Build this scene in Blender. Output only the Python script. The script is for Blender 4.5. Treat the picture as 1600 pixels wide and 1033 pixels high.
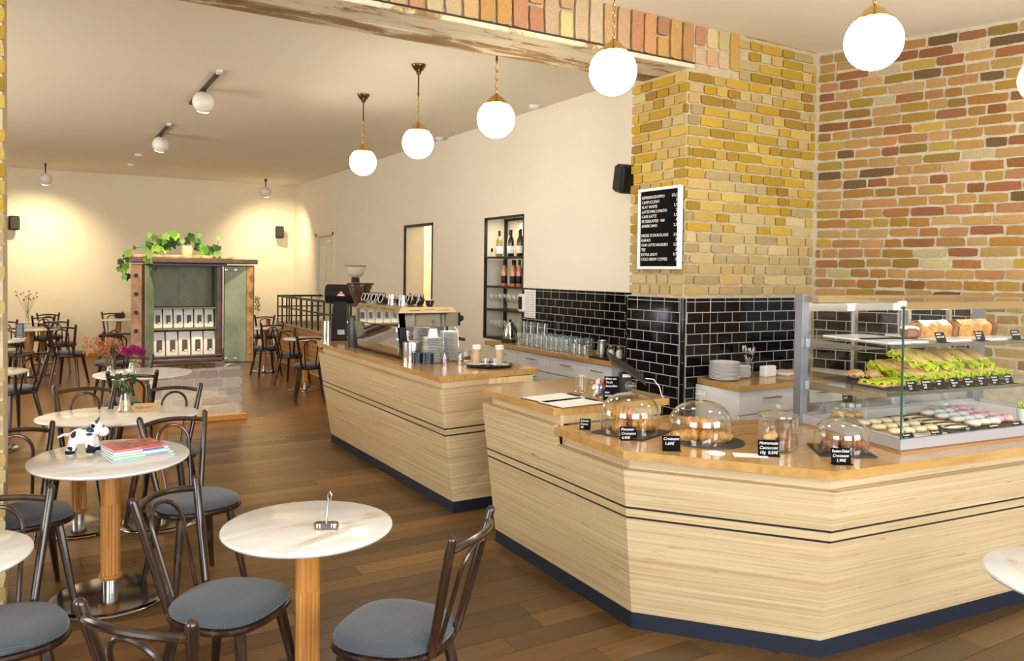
import bpy, bmesh, math, random
from math import sin, cos, pi, radians, sqrt, atan2, hypot
from mathutils import Vector, Matrix
for o in list(bpy.data.objects): bpy.data.objects.remove(o, do_unlink=True)
S = bpy.context.scene
C = S.collection
rnd = random.Random(7)

# ------------------------------------------------------------------ camera
FPX, PX0, PY0, EYE = 1229.28, 800.0, 454.69, 1.70
def cam_axes(yaw, pitch, roll):
    f = Vector((sin(yaw)*cos(pitch), cos(yaw)*cos(pitch), -sin(pitch)))
    r = Vector((cos(yaw), -sin(yaw), 0)); d = f.cross(r)
    return cos(roll)*r + sin(roll)*d, -sin(roll)*r + cos(roll)*d, f
AR, AD, AF = cam_axes(radians(30.8453), radians(1.3692), radians(-0.7451))
cam = bpy.data.cameras.new('camera'); camo = bpy.data.objects.new('camera', cam); C.objects.link(camo)
camo.matrix_world = Matrix(((AR.x, -AD.x, -AF.x, 0), (AR.y, -AD.y, -AF.y, 0), (AR.z, -AD.z, -AF.z, EYE), (0, 0, 0, 1)))
cam.sensor_fit = 'HORIZONTAL'; cam.sensor_width = 36; cam.lens = FPX/1600*36
cam.shift_y = -(516.5-PY0)/1600; cam.clip_start = 0.05; cam.clip_end = 100
S.camera = camo
S.cycles.transparent_max_bounces = 48
# layout helpers: where a sight line meets a real plane of the room (table tops, walls)
def ray(px, py): return AR*((px-PX0)/FPX) + AD*((py-PY0)/FPX) + AF
def az(px, py, z):
    d = ray(px, py); return Vector((0, 0, EYE)) + d*((z-EYE)/d.z)
def ax(px, py, x):
    d = ray(px, py); return Vector((0, 0, EYE)) + d*(x/d.x)
def ay(px, py, y):
    d = ray(px, py); return Vector((0, 0, EYE)) + d*(y/d.y)

# ------------------------------------------------------------------ world, light, exposure
S.view_settings.view_transform = 'Standard'; S.view_settings.look = 'None'
S.view_settings.gamma = 1; S.view_settings.use_curve_mapping = False
S.view_settings.exposure = 0.27
W = bpy.data.worlds.new('world'); S.world = W; W.use_nodes = True
wn = W.node_tree.nodes; bg = wn['Background']
sky = wn.new('ShaderNodeTexSky'); sky.sky_type = 'HOSEK_WILKIE'; sky.turbidity = 5; sky.sun_direction = (0.2, 0.9, 0.5)
W.node_tree.links.new(sky.outputs[0], bg.inputs[0]); bg.inputs[1].default_value = 0.9
def lamp(name, kind, loc, energy, color, target=None, size=0.1, sy=None, spot=None, blend=0.6):
    l = bpy.data.lights.new(name, kind); l.energy = energy; l.color = color
    if kind == 'AREA':
        l.size = size
        if sy: l.shape = 'RECTANGLE'; l.size_y = sy
    else: l.shadow_soft_size = size
    if kind == 'SPOT': l.spot_size = radians(spot); l.spot_blend = blend
    o = bpy.data.objects.new(name, l); C.objects.link(o); o.location = loc
    if target is not None:
        o.rotation_euler = (Vector(target)-Vector(loc)).to_track_quat('-Z', 'Y').to_euler()
    return o
DAY = (0.92, 0.96, 1.0); WARM = (1.0, 0.78, 0.46)
# daylight through the shop windows behind and left of the camera
lamp('daylight_front', 'AREA', (0.6, -2.6, 1.9), 250, DAY, (1.0, 4, 1.2), 3.2, 2.4)
lamp('daylight_front', 'AREA', (4.6, -2.6, 1.9), 170, DAY, (3.6, 4, 1.2), 2.6, 2.4)
lamp('daylight_left', 'AREA', (-3.6, 0.6, 1.9), 190, DAY, (3, 2.5, 1.0), 3.0, 2.4)
lamp('daylight_left', 'AREA', (-3.6, 9.0, 1.9), 200, (1.0, 0.92, 0.78), (3, 9.5, 1.2), 5.0, 2.2)
# ceiling spotlights in the rear room (their shades are built further down)
SP_AT = [ay(318, 160, 8.25), ay(251, 226, 11.3), ay(71, 280, 15.6), ay(415, 300, 15.6), Vector((-0.75, 6.0, 3.27))]
SP_TO = [(1.45, 9.6, 0.9), (0.9, 12.8, 0.2), (-0.2, 16.9, 1.2), (4.35, 16.9, 1.3), (-0.4, 6.4, 0)]
SPOTS = [(SP_AT[k]+(Vector(SP_TO[k])-SP_AT[k]).normalized()*0.13, SP_TO[k], (330, 160, 170, 140, 110)[k], (70, 80, 120, 120, 90)[k]) for k in range(5)]
for p, t, e, a in SPOTS: lamp('spotlight_bulb', 'SPOT', p, e, WARM, t, 0.05, spot=a, blend=1.0)

# ------------------------------------------------------------------ materials
def nmat(name):
    m = bpy.data.materials.new(name); m.use_nodes = True
    t = m.node_tree; return m, t, t.nodes['Principled BSDF'], t.links
def mat(name, col, rough=0.5, metal=0.0, spec=None, emit=None, es=1, coat=0, alpha=None, trans=0):
    m, t, b, L = nmat(name)
    b.inputs['Base Color'].default_value = (*col, 1); b.inputs['Roughness'].default_value = rough; b.inputs['Metallic'].default_value = metal
    if spec is not None: b.inputs['Specular IOR Level'].default_value = spec
    if coat: b.inputs['Coat Weight'].default_value = coat; b.inputs['Coat Roughness'].default_value = 0.12
    if emit: b.inputs['Emission Color'].default_value = (*emit, 1); b.inputs['Emission Strength'].default_value = es
    if trans: b.inputs['Transmission Weight'].default_value = trans
    return m
def ramp(t, stops, fac, L):
    r = t.nodes.new('ShaderNodeValToRGB'); e = r.color_ramp.elements
    while len(e) < len(stops): e.new(0.5)
    for k, (p, c) in enumerate(stops): e[k].position = p; e[k].color = (*c, 1)
    L.new(fac, r.inputs[0]); return r.outputs[0]
def coords(t, L, scale=(1, 1, 1), rndoff=False, kind='Object', rot=(0, 0, 0)):
    tc = t.nodes.new('ShaderNodeTexCoord'); mp = t.nodes.new('ShaderNodeMapping')
    mp.inputs['Scale'].default_value = scale; mp.inputs['Rotation'].default_value = rot
    src = tc.outputs[kind]
    if rndoff:
        oi = t.nodes.new('ShaderNodeObjectInfo'); mu = t.nodes.new('ShaderNodeVectorMath'); mu.operation = 'ADD'
        sc = t.nodes.new('ShaderNodeMath'); sc.operation = 'MULTIPLY'; sc.inputs[1].default_value = 37
        L.new(oi.outputs['Random'], sc.inputs[0]); L.new(src, mu.inputs[0]); L.new(sc.outputs[0], mu.inputs[1]); src = mu.outputs[0]
    L.new(src, mp.inputs[0]); return mp.outputs[0]
def noise(t, L, vec, scale, detail=4, rough=0.55, dist=0):
    n = t.nodes.new('ShaderNodeTexNoise'); n.inputs['Scale'].default_value = scale; n.inputs['Detail'].default_value = detail
    n.inputs['Roughness'].default_value = rough; n.inputs['Distortion'].default_value = dist
    L.new(vec, n.inputs['Vector']); return n.outputs['Fac']
def mix(t, L, fac, a, b, mode='MIX'):
    m = t.nodes.new('ShaderNodeMix'); m.data_type = 'RGBA'; m.blend_type = mode
    for i, v in ((0, fac), (6, a), (7, b)):
        if hasattr(v, 'links'): L.new(v, m.inputs[i])
        elif i == 0: m.inputs[0].default_value = v
        else: m.inputs[i].default_value = (*v, 1)
    return m.outputs[2]
def bump(t, L, b, h, strength=0.3, dist=0.004):
    n = t.nodes.new('ShaderNodeBump'); n.inputs['Strength'].default_value = strength; n.inputs['Distance'].default_value = dist
    L.new(h, n.inputs['Height']); L.new(n.outputs[0], b.inputs['Normal'])
def streaky(name, scale, stops, nscale=1.0, rough=0.4, coat=0, dash=None, dist=0.3, bmp=0, rndoff=True, objcol=False, detail=5, rot=(0, 0, 0)):
    m, t, b, L = nmat(name)
    v = coords(t, L, scale, rndoff, rot=rot)
    f = noise(t, L, v, nscale, detail, 0.6, dist)
    c = ramp(t, stops, f, L)
    if dash:
        v2 = coords(t, L, dash[0], rndoff, rot=rot); f2 = noise(t, L, v2, 1.0, 2, 0.5, 0)
        k = ramp(t, [(dash[1], (0, 0, 0)), (dash[1]+0.02, (1, 1, 1))], f2, L)
        c = mix(t, L, k, c, dash[2])
    if objcol:
        oi = t.nodes.new('ShaderNodeObjectInfo'); c = mix(t, L, 1.0, c, oi.outputs['Color'], 'MULTIPLY')
    L.new(c, b.inputs['Base Color']); b.inputs['Roughness'].default_value = rough
    if coat: b.inputs['Coat Weight'].default_value = coat; b.inputs['Coat Roughness'].default_value = 0.15
    if bmp: bump(t, L, b, f, bmp)
    return m
def colored(name, rough, nscale=14, lo=0.72, hi=1.12, bmp=0.5, bd=0.006, spec=0.3):
    m, t, b, L = nmat(name)                      # colour comes from the object itself, broken up by grain
    v = coords(t, L, (1, 1, 1), True); f = noise(t, L, v, nscale, 5, 0.65)
    g = ramp(t, [(0.25, (lo,)*3), (0.75, (hi,)*3)], f, L)
    oi = t.nodes.new('ShaderNodeObjectInfo')
    L.new(mix(t, L, 1.0, oi.outputs['Color'], g, 'MULTIPLY'), b.inputs['Base Color'])
    b.inputs['Roughness'].default_value = rough; b.inputs['Specular IOR Level'].default_value = spec
    if bmp: bump(t, L, b, f, bmp, bd)
    return m
def thin_glass(name, tint=(0.975, 0.988, 0.98), ior=1.45, rough=0.0, boost=1.0):
    m, t, b, L = nmat(name); t.nodes.remove(b)
    tr = t.nodes.new('ShaderNodeBsdfTransparent'); tr.inputs[0].default_value = (*tint, 1)
    gl = t.nodes.new('ShaderNodeBsdfGlossy'); gl.inputs['Roughness'].default_value = rough; gl.inputs[0].default_value = (1, 1, 1, 1)
    fr = t.nodes.new('ShaderNodeLayerWeight'); fr.inputs[0].default_value = 0.5
    pw = t.nodes.new('ShaderNodeMath'); pw.operation = 'POWER'; pw.inputs[1].default_value = 4.5; L.new(fr.outputs['Facing'], pw.inputs[0])
    mu = t.nodes.new('ShaderNodeMath'); mu.operation = 'MULTIPLY_ADD'; mu.inputs[1].default_value = 0.7*boost; mu.inputs[2].default_value = 0.035*boost; mu.use_clamp = True
    L.new(pw.outputs[0], mu.inputs[0])
    mx = t.nodes.new('ShaderNodeMixShader'); L.new(mu.outputs[0], mx.inputs[0]); L.new(tr.outputs[0], mx.inputs[1]); L.new(gl.outputs[0], mx.inputs[2])
    L.new(mx.outputs[0], t.nodes['Material Output'].inputs[0]); return m
M = {}
M['plaster'] = streaky('cream_plaster', (1, 1, 1), [(0.3, (0.80, 0.72, 0.56)), (0.7, (0.83, 0.75, 0.59))], 2.0, 0.9, rndoff=False)
M['plaster_cool'] = streaky('pale_plaster', (1, 1, 1), [(0.3, (0.80, 0.745, 0.63)), (0.7, (0.83, 0.775, 0.66))], 2.0, 0.9, rndoff=False)
M['ceiling'] = mat('ceiling_paint', (0.84, 0.765, 0.64), 0.95)
M['mortar'] = streaky('light_mortar', (1, 1, 1), [(0.3, (0.40, 0.33, 0.22)), (0.7, (0.55, 0.47, 0.34))], 22, 0.95, bmp=0.6, rndoff=False)
M['mortar_dark'] = streaky('sand_mortar', (1, 1, 1), [(0.3, (0.42, 0.32, 0.18)), (0.7, (0.55, 0.44, 0.27))], 18, 0.95, bmp=0.5, rndoff=False)
M['brick'] = colored('brick', 0.85, 16, 0.62, 1.18, 0.9, 0.008)
M['tile'] = mat('black_glazed_tile', (0.002, 0.0025, 0.004), 0.08, spec=0.28)
M['grout'] = mat('grey_grout', (0.42, 0.40, 0.36), 0.9)
M['plank'] = streaky('oak_plank', (0.9, 16, 1), [(0.2, (0.052, 0.027, 0.009)), (0.5, (0.112, 0.059, 0.018)), (0.8, (0.20, 0.112, 0.035))], 1.6, 0.30, dist=1.2, objcol=True, bmp=0.08)
M['floor_base'] = mat('floor_joint', (0.06, 0.035, 0.015), 0.8)
M['lvl'] = streaky('veneer_edge_panel', (0.7, 0.7, 75), [(0.25, (0.40, 0.265, 0.125)), (0.5, (0.56, 0.42, 0.235)), (0.75, (0.66, 0.53, 0.33))], 1.3, 0.38, coat=0.25, dash=((4.5, 4.5, 210), 0.71, (0.16, 0.075, 0.02)), dist=0.15, rndoff=False)
M['lvl_v'] = streaky('veneer_edge_upright', (60, 60, 1.0), [(0.25, (0.56, 0.37, 0.16)), (0.5, (0.72, 0.53, 0.27)), (0.75, (0.80, 0.63, 0.37))], 1.3, 0.4, coat=0.2, dist=0.15)
M['oak'] = streaky('oiled_oak_top', (9, 1.2, 9), [(0.25, (0.36, 0.18, 0.045)), (0.5, (0.47, 0.26, 0.075)), (0.75, (0.55, 0.33, 0.115))], 2.2, 0.24, coat=0.5, dist=0.6, rndoff=False)
M['oak_x'] = streaky('oiled_oak_edge', (1.2, 9, 9), [(0.25, (0.36, 0.18, 0.045)), (0.5, (0.47, 0.26, 0.075)), (0.75, (0.55, 0.33, 0.115))], 2.2, 0.24, coat=0.5, dist=0.6, rndoff=False)
M['groove'] = mat('dark_inlay', (0.012, 0.011, 0.012), 0.5)
M['plinth'] = mat('black_blue_plinth', (0.004, 0.009, 0.021), 0.5)
M['marble'] = streaky('pale_marble', (1.2, 3.2, 1), [(0.28, (0.56, 0.43, 0.30)), (0.40, (0.74, 0.68, 0.60)), (0.55, (0.755, 0.76, 0.765)), (0.8, (0.735, 0.74, 0.745))], 1.7, 0.22, coat=0.2, dist=1.4, rot=(0, 0, 0.5))
M['chairwood'] = streaky('dark_bentwood', (14, 14, 2.5), [(0.3, (0.009, 0.0035, 0.002)), (0.55, (0.027, 0.0105, 0.005)), (0.8, (0.085, 0.038, 0.017))], 2.0, 0.25, coat=0.35, dist=0.5)
M['fabric'] = None
M['column'] = streaky('honey_beech_column', (10, 10, 1.0), [(0.3, (0.33, 0.125, 0.02)), (0.55, (0.43, 0.175, 0.03)), (0.8, (0.50, 0.23, 0.045))], 2.0, 0.3, coat=0.4, dist=0.4)
M['steel'] = mat('brushed_steel', (0.62, 0.62, 0.62), 0.22, 1)
M['steel_dark'] = mat('dark_polished_steel', (0.32, 0.31, 0.30), 0.16, 1)
M['mirror'] = mat('mirror_steel', (0.80, 0.80, 0.80), 0.04, 1)
M['brass'] = mat('brass', (0.58, 0.38, 0.11), 0.22, 1)
M['bronze'] = mat('dark_bronze', (0.16, 0.10, 0.045), 0.3, 1)
M['black'] = mat('black_plastic', (0.008, 0.008, 0.009), 0.42, spec=0.3)
M['blacksteel'] = mat('black_painted_steel', (0.014, 0.013, 0.013), 0.45)
M['board'] = mat('black_chalk_card', (0.004, 0.004, 0.005), 0.8, spec=0.08)
M['post'] = mat('grey_satin_steel', (0.30, 0.32, 0.37), 0.42, 0.85)
M['dome'] = thin_glass('cloche_glass', (0.975, 0.98, 0.965), boost=1.7)
M['white'] = mat('white_ceramic', (0.80, 0.80, 0.80), 0.18)
M['lacquer'] = mat('white_cabinet_front', (0.78, 0.78, 0.80), 0.3)
M['paper'] = mat('white_paper', (0.83, 0.82, 0.82), 0.8)
M['ink'] = mat('white_lettering', (0.86, 0.86, 0.84), 0.6)
M['darkink'] = mat('dark_print', (0.05, 0.045, 0.04), 0.7)
M['slate'] = mat('slate', (0.022, 0.023, 0.025), 0.55)
M['glass'] = thin_glass('clear_glass')
M['glass2'] = thin_glass('tumbler_glass', (0.955, 0.965, 0.955), boost=2.0)
M['pane'] = thin_glass('vitrine_glass', (0.985, 0.995, 0.99), boost=0.8)
M['glassedge'] = mat('green_glass_edge', (0.03, 0.11, 0.10), 0.1, trans=0.3)
M['globe'] = mat('glowing_opal_glass', (0.9, 0.9, 0.88), 0.3, emit=(1.0, 0.90, 0.72), es=17)
M['bulb'] = mat('lit_lamp_opening', (0.9, 0.9, 0.9), 0.5, emit=(1.0, 0.86, 0.6), es=9)
M['led'] = mat('led_strip', (0.9, 0.9, 0.9), 0.5, emit=(1.0, 0.97, 0.86), es=9)
M['opal'] = mat('white_lamp_shade', (0.78, 0.74, 0.66), 0.25)
def make_fabric():
    m, t, b, L = nmat('ribbed_grey_fabric')
    v = coords(t, L, (1, 1, 1)); w = t.nodes.new('ShaderNodeTexWave'); w.bands_direction = 'Y'; w.inputs['Scale'].default_value = 48
    w.inputs['Distortion'].default_value = 1.2; w.inputs['Detail'].default_value = 1; w.inputs['Detail Scale'].default_value = 0.6
    L.new(v, w.inputs['Vector'])
    c = ramp(t, [(0.25, (0.013, 0.017, 0.022)), (0.75, (0.060, 0.074, 0.092))], w.outputs['Fac'], L)
    n = noise(t, L, v, 9, 3); c = mix(t, L, n, c, (0.058, 0.067, 0.080))
    L.new(c, b.inputs['Base Color']); b.inputs['Roughness'].default_value = 0.95; b.inputs['Sheen Weight'].default_value = 0.25
    bump(t, L, b, w.outputs['Fac'], 0.35, 0.002); return m
M['fabric'] = make_fabric()
def make_beamplaster(name, dark):
    m, t, b, L = nmat(name)
    v = coords(t, L, (0.9, 3.5, 1)); f = noise(t, L, v, 2.2, 8, 0.72, 0.6)
    c = ramp(t, [(0.28, (0.16, 0.075, 0.02)), (0.40+dark, (0.33, 0.19, 0.07)), (0.47+dark, (0.66, 0.54, 0.36)), (0.7, (0.76, 0.66, 0.48))], f, L)
    L.new(c, b.inputs['Base Color']); b.inputs['Roughness'].default_value = 0.9; bump(t, L, b, f, 0.8, 0.01); return m
M['beam1'] = make_beamplaster('worn_limewashed_board', 0.0); M['beam2'] = make_beamplaster('dark_worn_board', 0.10)
_pm = {}
def paint(col, rough=0.5, metal=0, coat=0):
    k = (tuple(round(c, 3) for c in col), rough, metal, coat)
    if k not in _pm: _pm[k] = mat('painted_%d' % len(_pm), col, rough, metal, coat=coat)
    return _pm[k]
def mottled(name, a, b_, sc, rough=0.6, bm=0.4):
    return streaky(name, (1, 1, 1), [(0.32, a), (0.68, b_)], sc, rough, bmp=bm, dist=0.3)

# ------------------------------------------------------------------ mesh builder
class MB:
    def __init__(s): s.v = []; s.f = []
    def add(s, vs, fs, mtx=None):
        o = len(s.v)
        s.v += [tuple(mtx @ Vector(p)) if mtx else tuple(p) for p in vs]
        s.f += [tuple(i+o for i in f) for f in fs]; return s
    def box(s, c, d, rz=0, mtx=None, bev=0):
        x, y, z = d[0]/2, d[1]/2, d[2]/2
        if bev:
            bm = bmesh.new(); bmesh.ops.create_cube(bm, size=1)
            for v in bm.verts: v.co = (v.co.x*d[0], v.co.y*d[1], v.co.z*d[2])
            bmesh.ops.bevel(bm, geom=list(bm.edges), offset=bev, segments=1, affect='EDGES', profile=0.7)
            bm.verts.index_update(); vs = [v.co.copy() for v in bm.verts]; fs = [[v.index for v in f.verts] for f in bm.faces]; bm.free()
        else:
            vs = [(-x, -y, -z), (x, -y, -z), (x, y, -z), (-x, y, -z), (-x, -y, z), (x, -y, z), (x, y, z), (-x, y, z)]
            fs = [(0, 3, 2, 1), (4, 5, 6, 7), (0, 1, 5, 4), (1, 2, 6, 5), (2, 3, 7, 6), (3, 0, 4, 7)]
        m = Matrix.Translation(c) @ Matrix.Rotation(rz, 4, 'Z')
        return s.add(vs, fs, (mtx @ m) if mtx else m)
    def lathe(s, prof, n=24, c=(0, 0, 0), mtx=None, rfun=None):
        vs = []; fs = []; idx = []
        for r, z in prof:
            if r < 1e-6: idx.append([len(vs)]); vs.append((0, 0, z))
            else:
                idx.append(list(range(len(vs), len(vs)+n)))
                for k in range(n):
                    a = 2*pi*k/n; rr = rfun(r, z, a) if rfun else r
                    vs.append((rr*cos(a), rr*sin(a), z))
        for a, b in zip(idx, idx[1:]):
            for k in range(n):
                k2 = (k+1) % n
                if len(a) == 1 and len(b) == 1: continue
                if len(a) == 1: fs.append((a[0], b[k2], b[k]))
                elif len(b) == 1: fs.append((a[k], a[k2], b[0]))
                else: fs.append((a[k], a[k2], b[k2], b[k]))
        m = Matrix.Translation(c); return s.add(vs, fs, (mtx @ m) if mtx else m)
    def tube(s, pts, r, n=8, cap=True, closed=False):
        pts = [Vector(p) for p in pts]; N = len(pts); rs = r if isinstance(r, (list, tuple)) else [r]*N
        vs = []; fs = []; up = None
        for i, p in enumerate(pts):
            a = pts[(i-1) % N] if (closed or i > 0) else p; b = pts[(i+1) % N] if (closed or i < N-1) else p
            t = (b-a).normalized()
            if up is None: up = t.orthogonal().normalized()
            up = (up - t*up.dot(t)); up = up.normalized() if up.length > 1e-6 else t.orthogonal().normalized()
            w = t.cross(up)
            for k in range(n):
                q = 2*pi*k/n; vs.append(p + (up*cos(q) + w*sin(q))*rs[i])
        for i in range(N if closed else N-1):
            j = (i+1) % N
            for k in range(n): k2 = (k+1) % n; fs.append((i*n+k, i*n+k2, j*n+k2, j*n+k))
        if cap and not closed:
            fs.append(tuple(range(n-1, -1, -1))); fs.append(tuple((N-1)*n+k for k in range(n)))
        return s.add(vs, fs)
    def prism(s, poly, z0, z1, top=None):
        n = len(poly); top = top or poly
        vs = [(x, y, z0) for x, y in poly] + [(x, y, z1) for x, y in top]
        ar = sum(poly[i][0]*poly[(i+1) % n][1]-poly[(i+1) % n][0]*poly[i][1] for i in range(n))
        R = list(range(n)) if ar > 0 else list(range(n-1, -1, -1))
        fs = [tuple(reversed(R)), tuple(n+i for i in R)]
        for q in range(n): i, j = R[q], R[(q+1) % n]; fs.append((i, j, n+j, n+i))
        return s.add(vs, fs)
    def ball(s, c, r, n=12, m=8, mtx=None, sq=(1, 1, 1)):
        mm = Matrix.Translation(c) @ Matrix.Diagonal((*sq, 1))
        return s.lathe([(r*sin(pi*k/m), -r*cos(pi*k/m)) for k in range(m+1)], n, (0, 0, 0), (mtx @ mm) if mtx else mm)
    def quad(s, a, b, c, d, th):                 # a slab: corners a b c d, thickness th behind its face
        a, b, c, d = map(Vector, (a, b, c, d)); n = (b-a).cross(d-a).normalized()*th
        return s.add([a, b, c, d, a-n, b-n, c-n, d-n], [(0, 1, 2, 3), (7, 6, 5, 4), (0, 4, 5, 1), (1, 5, 6, 2), (2, 6, 7, 3), (3, 7, 4, 0)])
    def mesh(s, name, smooth=35):
        m = bpy.data.meshes.new(name); m.from_pydata([tuple(v) for v in s.v], [], s.f); m.update()
        if smooth: m.shade_smooth(); m.set_sharp_from_angle(angle=radians(smooth))
        return m
def obj(name, mb, m, parent=None, loc=(0, 0, 0), rz=0, smooth=35, kind=None, color=None, label=None):
    me = mb.mesh(name, smooth) if isinstance(mb, MB) else mb
    if m is not None and not me.materials: me.materials.append(m)
    o = bpy.data.objects.new(name, me); C.objects.link(o)
    if parent: o.parent = parent
    o.location = loc; o.rotation_euler = (0, 0, rz) if not hasattr(rz, '__len__') else rz
    if kind: o['kind'] = kind
    if color: o.color = (*color, 1)
    if label: o['label'] = label
    return o
def tag(o, label, cat, group=None, kind=None):
    o['label'] = label; o['category'] = cat
    if group: o['group'] = group
    if kind: o['kind'] = kind
    return o
def thing(name, label, cat, loc=(0, 0, 0), rz=0, group=None):
    o = bpy.data.objects.new(name, None); o.empty_display_size = 0.05; C.objects.link(o)
    o.location = loc; o.rotation_euler = (0, 0, rz) if not hasattr(rz, '__len__') else rz
    return tag(o, label, cat, group)
def dup(root, loc, rz, label, group=None, scale=None):
    r = root.copy(); C.objects.link(r); r.location = loc; r.rotation_euler = (0, 0, rz) if not hasattr(rz, '__len__') else rz
    r['label'] = label
    if group: r['group'] = group
    if scale: r.scale = (scale,)*3 if not hasattr(scale, '__len__') else scale
    for ch in list(root.children):
        c = ch.copy(); C.objects.link(c); c.parent = r
        for g in ch.children:
            d = g.copy(); C.objects.link(d); d.parent = c
    return r
class Kind:                                       # first use moves the prototype itself, later uses copy it
    def __init__(s, root): s.root = root; s.used = False
    def put(s, loc, rz, label, group=None, scale=None):
        if s.used: return dup(s.root, loc, rz, label, group, scale)
        s.used = True; r = s.root; r.location = loc; r.rotation_euler = (0, 0, rz) if not hasattr(rz, '__len__') else rz; r['label'] = label
        if group: r['group'] = group
        if scale: r.scale = (scale,)*3 if not hasattr(scale, '__len__') else scale
        return r
def struct(name, mb, m, smooth=0, **k):
    return obj(name, mb, m, kind='structure', smooth=smooth, **k)
def lettering(parent, lines, size, m, mtx, name='lettering', shear=0.0, align='LEFT', dy=1.25, width=None, right=None):
    """lines of text as one thin mesh in the local XY plane of mtx (x right, y up, first baseline at 0)"""
    mb = MB(); dg = None
    def one(txt, x, y, al):
        cu = bpy.data.curves.new('t', 'FONT'); cu.body = txt; cu.size = size; cu.shear = shear; cu.align_x = al; cu.resolution_u = 2; cu.extrude = 0.0004
        o = bpy.data.objects.new('t', cu); C.objects.link(o); bpy.context.view_layer.update()
        me = bpy.data.meshes.new_from_object(o.evaluated_get(bpy.context.evaluated_depsgraph_get()))
        sx = 1.0
        if width and al != 'RIGHT':
            w = max((v.co.x for v in me.vertices), default=0)-min((v.co.x for v in me.vertices), default=0)
            if w > width: sx = width/w
        mb.add([(v.co.x*sx+x, v.co.y+y, v.co.z) for v in me.vertices], [tuple(p.vertices) for p in me.polygons], mtx)
        bpy.data.objects.remove(o); bpy.data.curves.remove(cu); bpy.data.meshes.remove(me)
    y = 0
    for ln in lines:
        if ln:
            if isinstance(ln, tuple): one(ln[0], 0, y, 'LEFT'); one(ln[1], right, y, 'RIGHT')
            else: one(ln, 0, y, align)
        y -= size*dy
    return obj(name, mb, m, parent, smooth=0, kind='stuff')
ORD = ['first', 'second', 'third', 'fourth', 'fifth', 'sixth', 'seventh', 'eighth', 'ninth', 'tenth', 'eleventh', 'twelfth', 'thirteenth', 'fourteenth', 'fifteenth', 'sixteenth', 'seventeenth', 'eighteenth', 'nineteenth', 'twentieth', 'twenty-first', 'twenty-second']
def lin(r, g, b):
    f = lambda c: (c/255/12.92) if c/255 <= 0.04045 else ((c/255+0.055)/1.055)**2.4
    return (f(r), f(g), f(b))
# ------------------------------------------------------------------ the room
ZC, ZR, XW, YB = 3.523, 3.47, 4.613, 16.82        # ceilings, long side wall, back wall
fl = struct('floor', MB().box((1.2, 7.0, -0.032), (11, 20.4, 0.04)), M['floor_base'])
def plank_mesh():
    b = MB().box((0, 0, -0.006), (1, 1, 0.012)); return b
pm = plank_mesh().mesh('plank', 0); pm.materials.append(M['plank'])
far = MB(); PW = 0.148; y = 0.9; row = 0
PT = [(1.0, 0.96, 0.88), (0.72, 0.70, 0.64), (0.88, 0.88, 0.82), (1.22, 1.15, 1.0), (0.62, 0.60, 0.55), (0.96, 0.93, 0.82), (1.4, 1.3, 1.1)]
while y < YB:
    x = -1.7 - rnd.random()*1.3; xe = 5.3 if y < 2.4 else 4.6
    while x < xe:
        Lp = rnd.uniform(1.15, 2.1); x2 = min(x+Lp, xe+0.3)
        if y < 8.6 and not (x > 3.0 and y > 2.6):
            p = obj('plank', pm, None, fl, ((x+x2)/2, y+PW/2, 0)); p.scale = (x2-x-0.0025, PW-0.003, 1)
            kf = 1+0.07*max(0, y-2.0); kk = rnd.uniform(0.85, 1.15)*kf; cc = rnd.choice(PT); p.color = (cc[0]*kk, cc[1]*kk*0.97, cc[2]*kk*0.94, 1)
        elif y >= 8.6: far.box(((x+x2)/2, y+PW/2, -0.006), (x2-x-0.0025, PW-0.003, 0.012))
        x = x2
    y += PW; row += 1
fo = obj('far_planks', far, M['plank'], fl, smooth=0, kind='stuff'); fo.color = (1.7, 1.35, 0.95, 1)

struct('ceiling_front', MB().box((2.0, 0.65, ZC+0.038), (11, 7.3, 0.1)), M['ceiling']).name = 'ceiling'
struct('ceiling', MB().box((1.2, 10.68, ZR+0.05), (9.5, 12.3, 0.1)), M['ceiling'])
struct('wall_back', MB().box((0.5, YB+0.1, 1.75), (9, 0.2, 3.6)), M['plaster'])
ws = MB()
def wseg(y0, y1, z0, z1, d=0.32): ws.box((XW+d/2, (y0+y1)/2, (z0+z1)/2), (d, y1-y0, z1-z0))
N1 = (7.48, 8.40, 0.897, 2.352); N2 = (9.86, 10.86, 0.0, 2.37); DR = (14.18, 15.12, 0.0, 2.34)
wseg(4.86, N1[0], 0, 3.5); wseg(N1[0], N1[1], 0, N1[2]); wseg(N1[0], N1[1], N1[3], 3.5); wseg(N1[1], N2[0], 0, 3.5)
wseg(N2[0], N2[1], N2[3], 3.5); wseg(N2[1], DR[0], 0, 3.5); wseg(DR[0], DR[1], DR[3], 3.5); wseg(DR[1], YB, 0, 3.5)
wside = struct('wall_side', ws, M['plaster_cool'])
# shallow alcove behind the wine shelf, and the little passage room behind the tall opening
nb = MB().box((XW+0.335, 7.94, 1.62), (0.03, 1.0, 1.6))
struct('wall_niche', nb, M['plaster'])
pr_ = MB().box((6.0, 10.36, 1.7), (0.1, 3.2, 3.4)).box((5.45, 8.8, 1.7), (1.1, 0.1, 3.4)).box((5.45, 11.95, 1.7), (1.1, 0.1, 3.4)).box((5.45, 10.36, 2.95), (1.1, 3.2, 0.1))
struct('wall_passage', pr_, M['plaster'])
lamp('passage_lamp', 'POINT', (5.30, 10.9, 2.4), 42, (1.0, 0.82, 0.55), size=0.12)
# black steel linings of the two openings
fr = MB(); t = 0.05
fr.box((XW+0.005, N2[0]+0.015, 1.185), (0.03, 0.03, 2.37)).box((XW+0.005, N2[1]-0.015, 1.185), (0.03, 0.03, 2.37)).box((XW+0.005, 10.36, 2.35), (0.03, 1.0, 0.04))
struct('trim_1', fr, M['blacksteel'])
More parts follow.
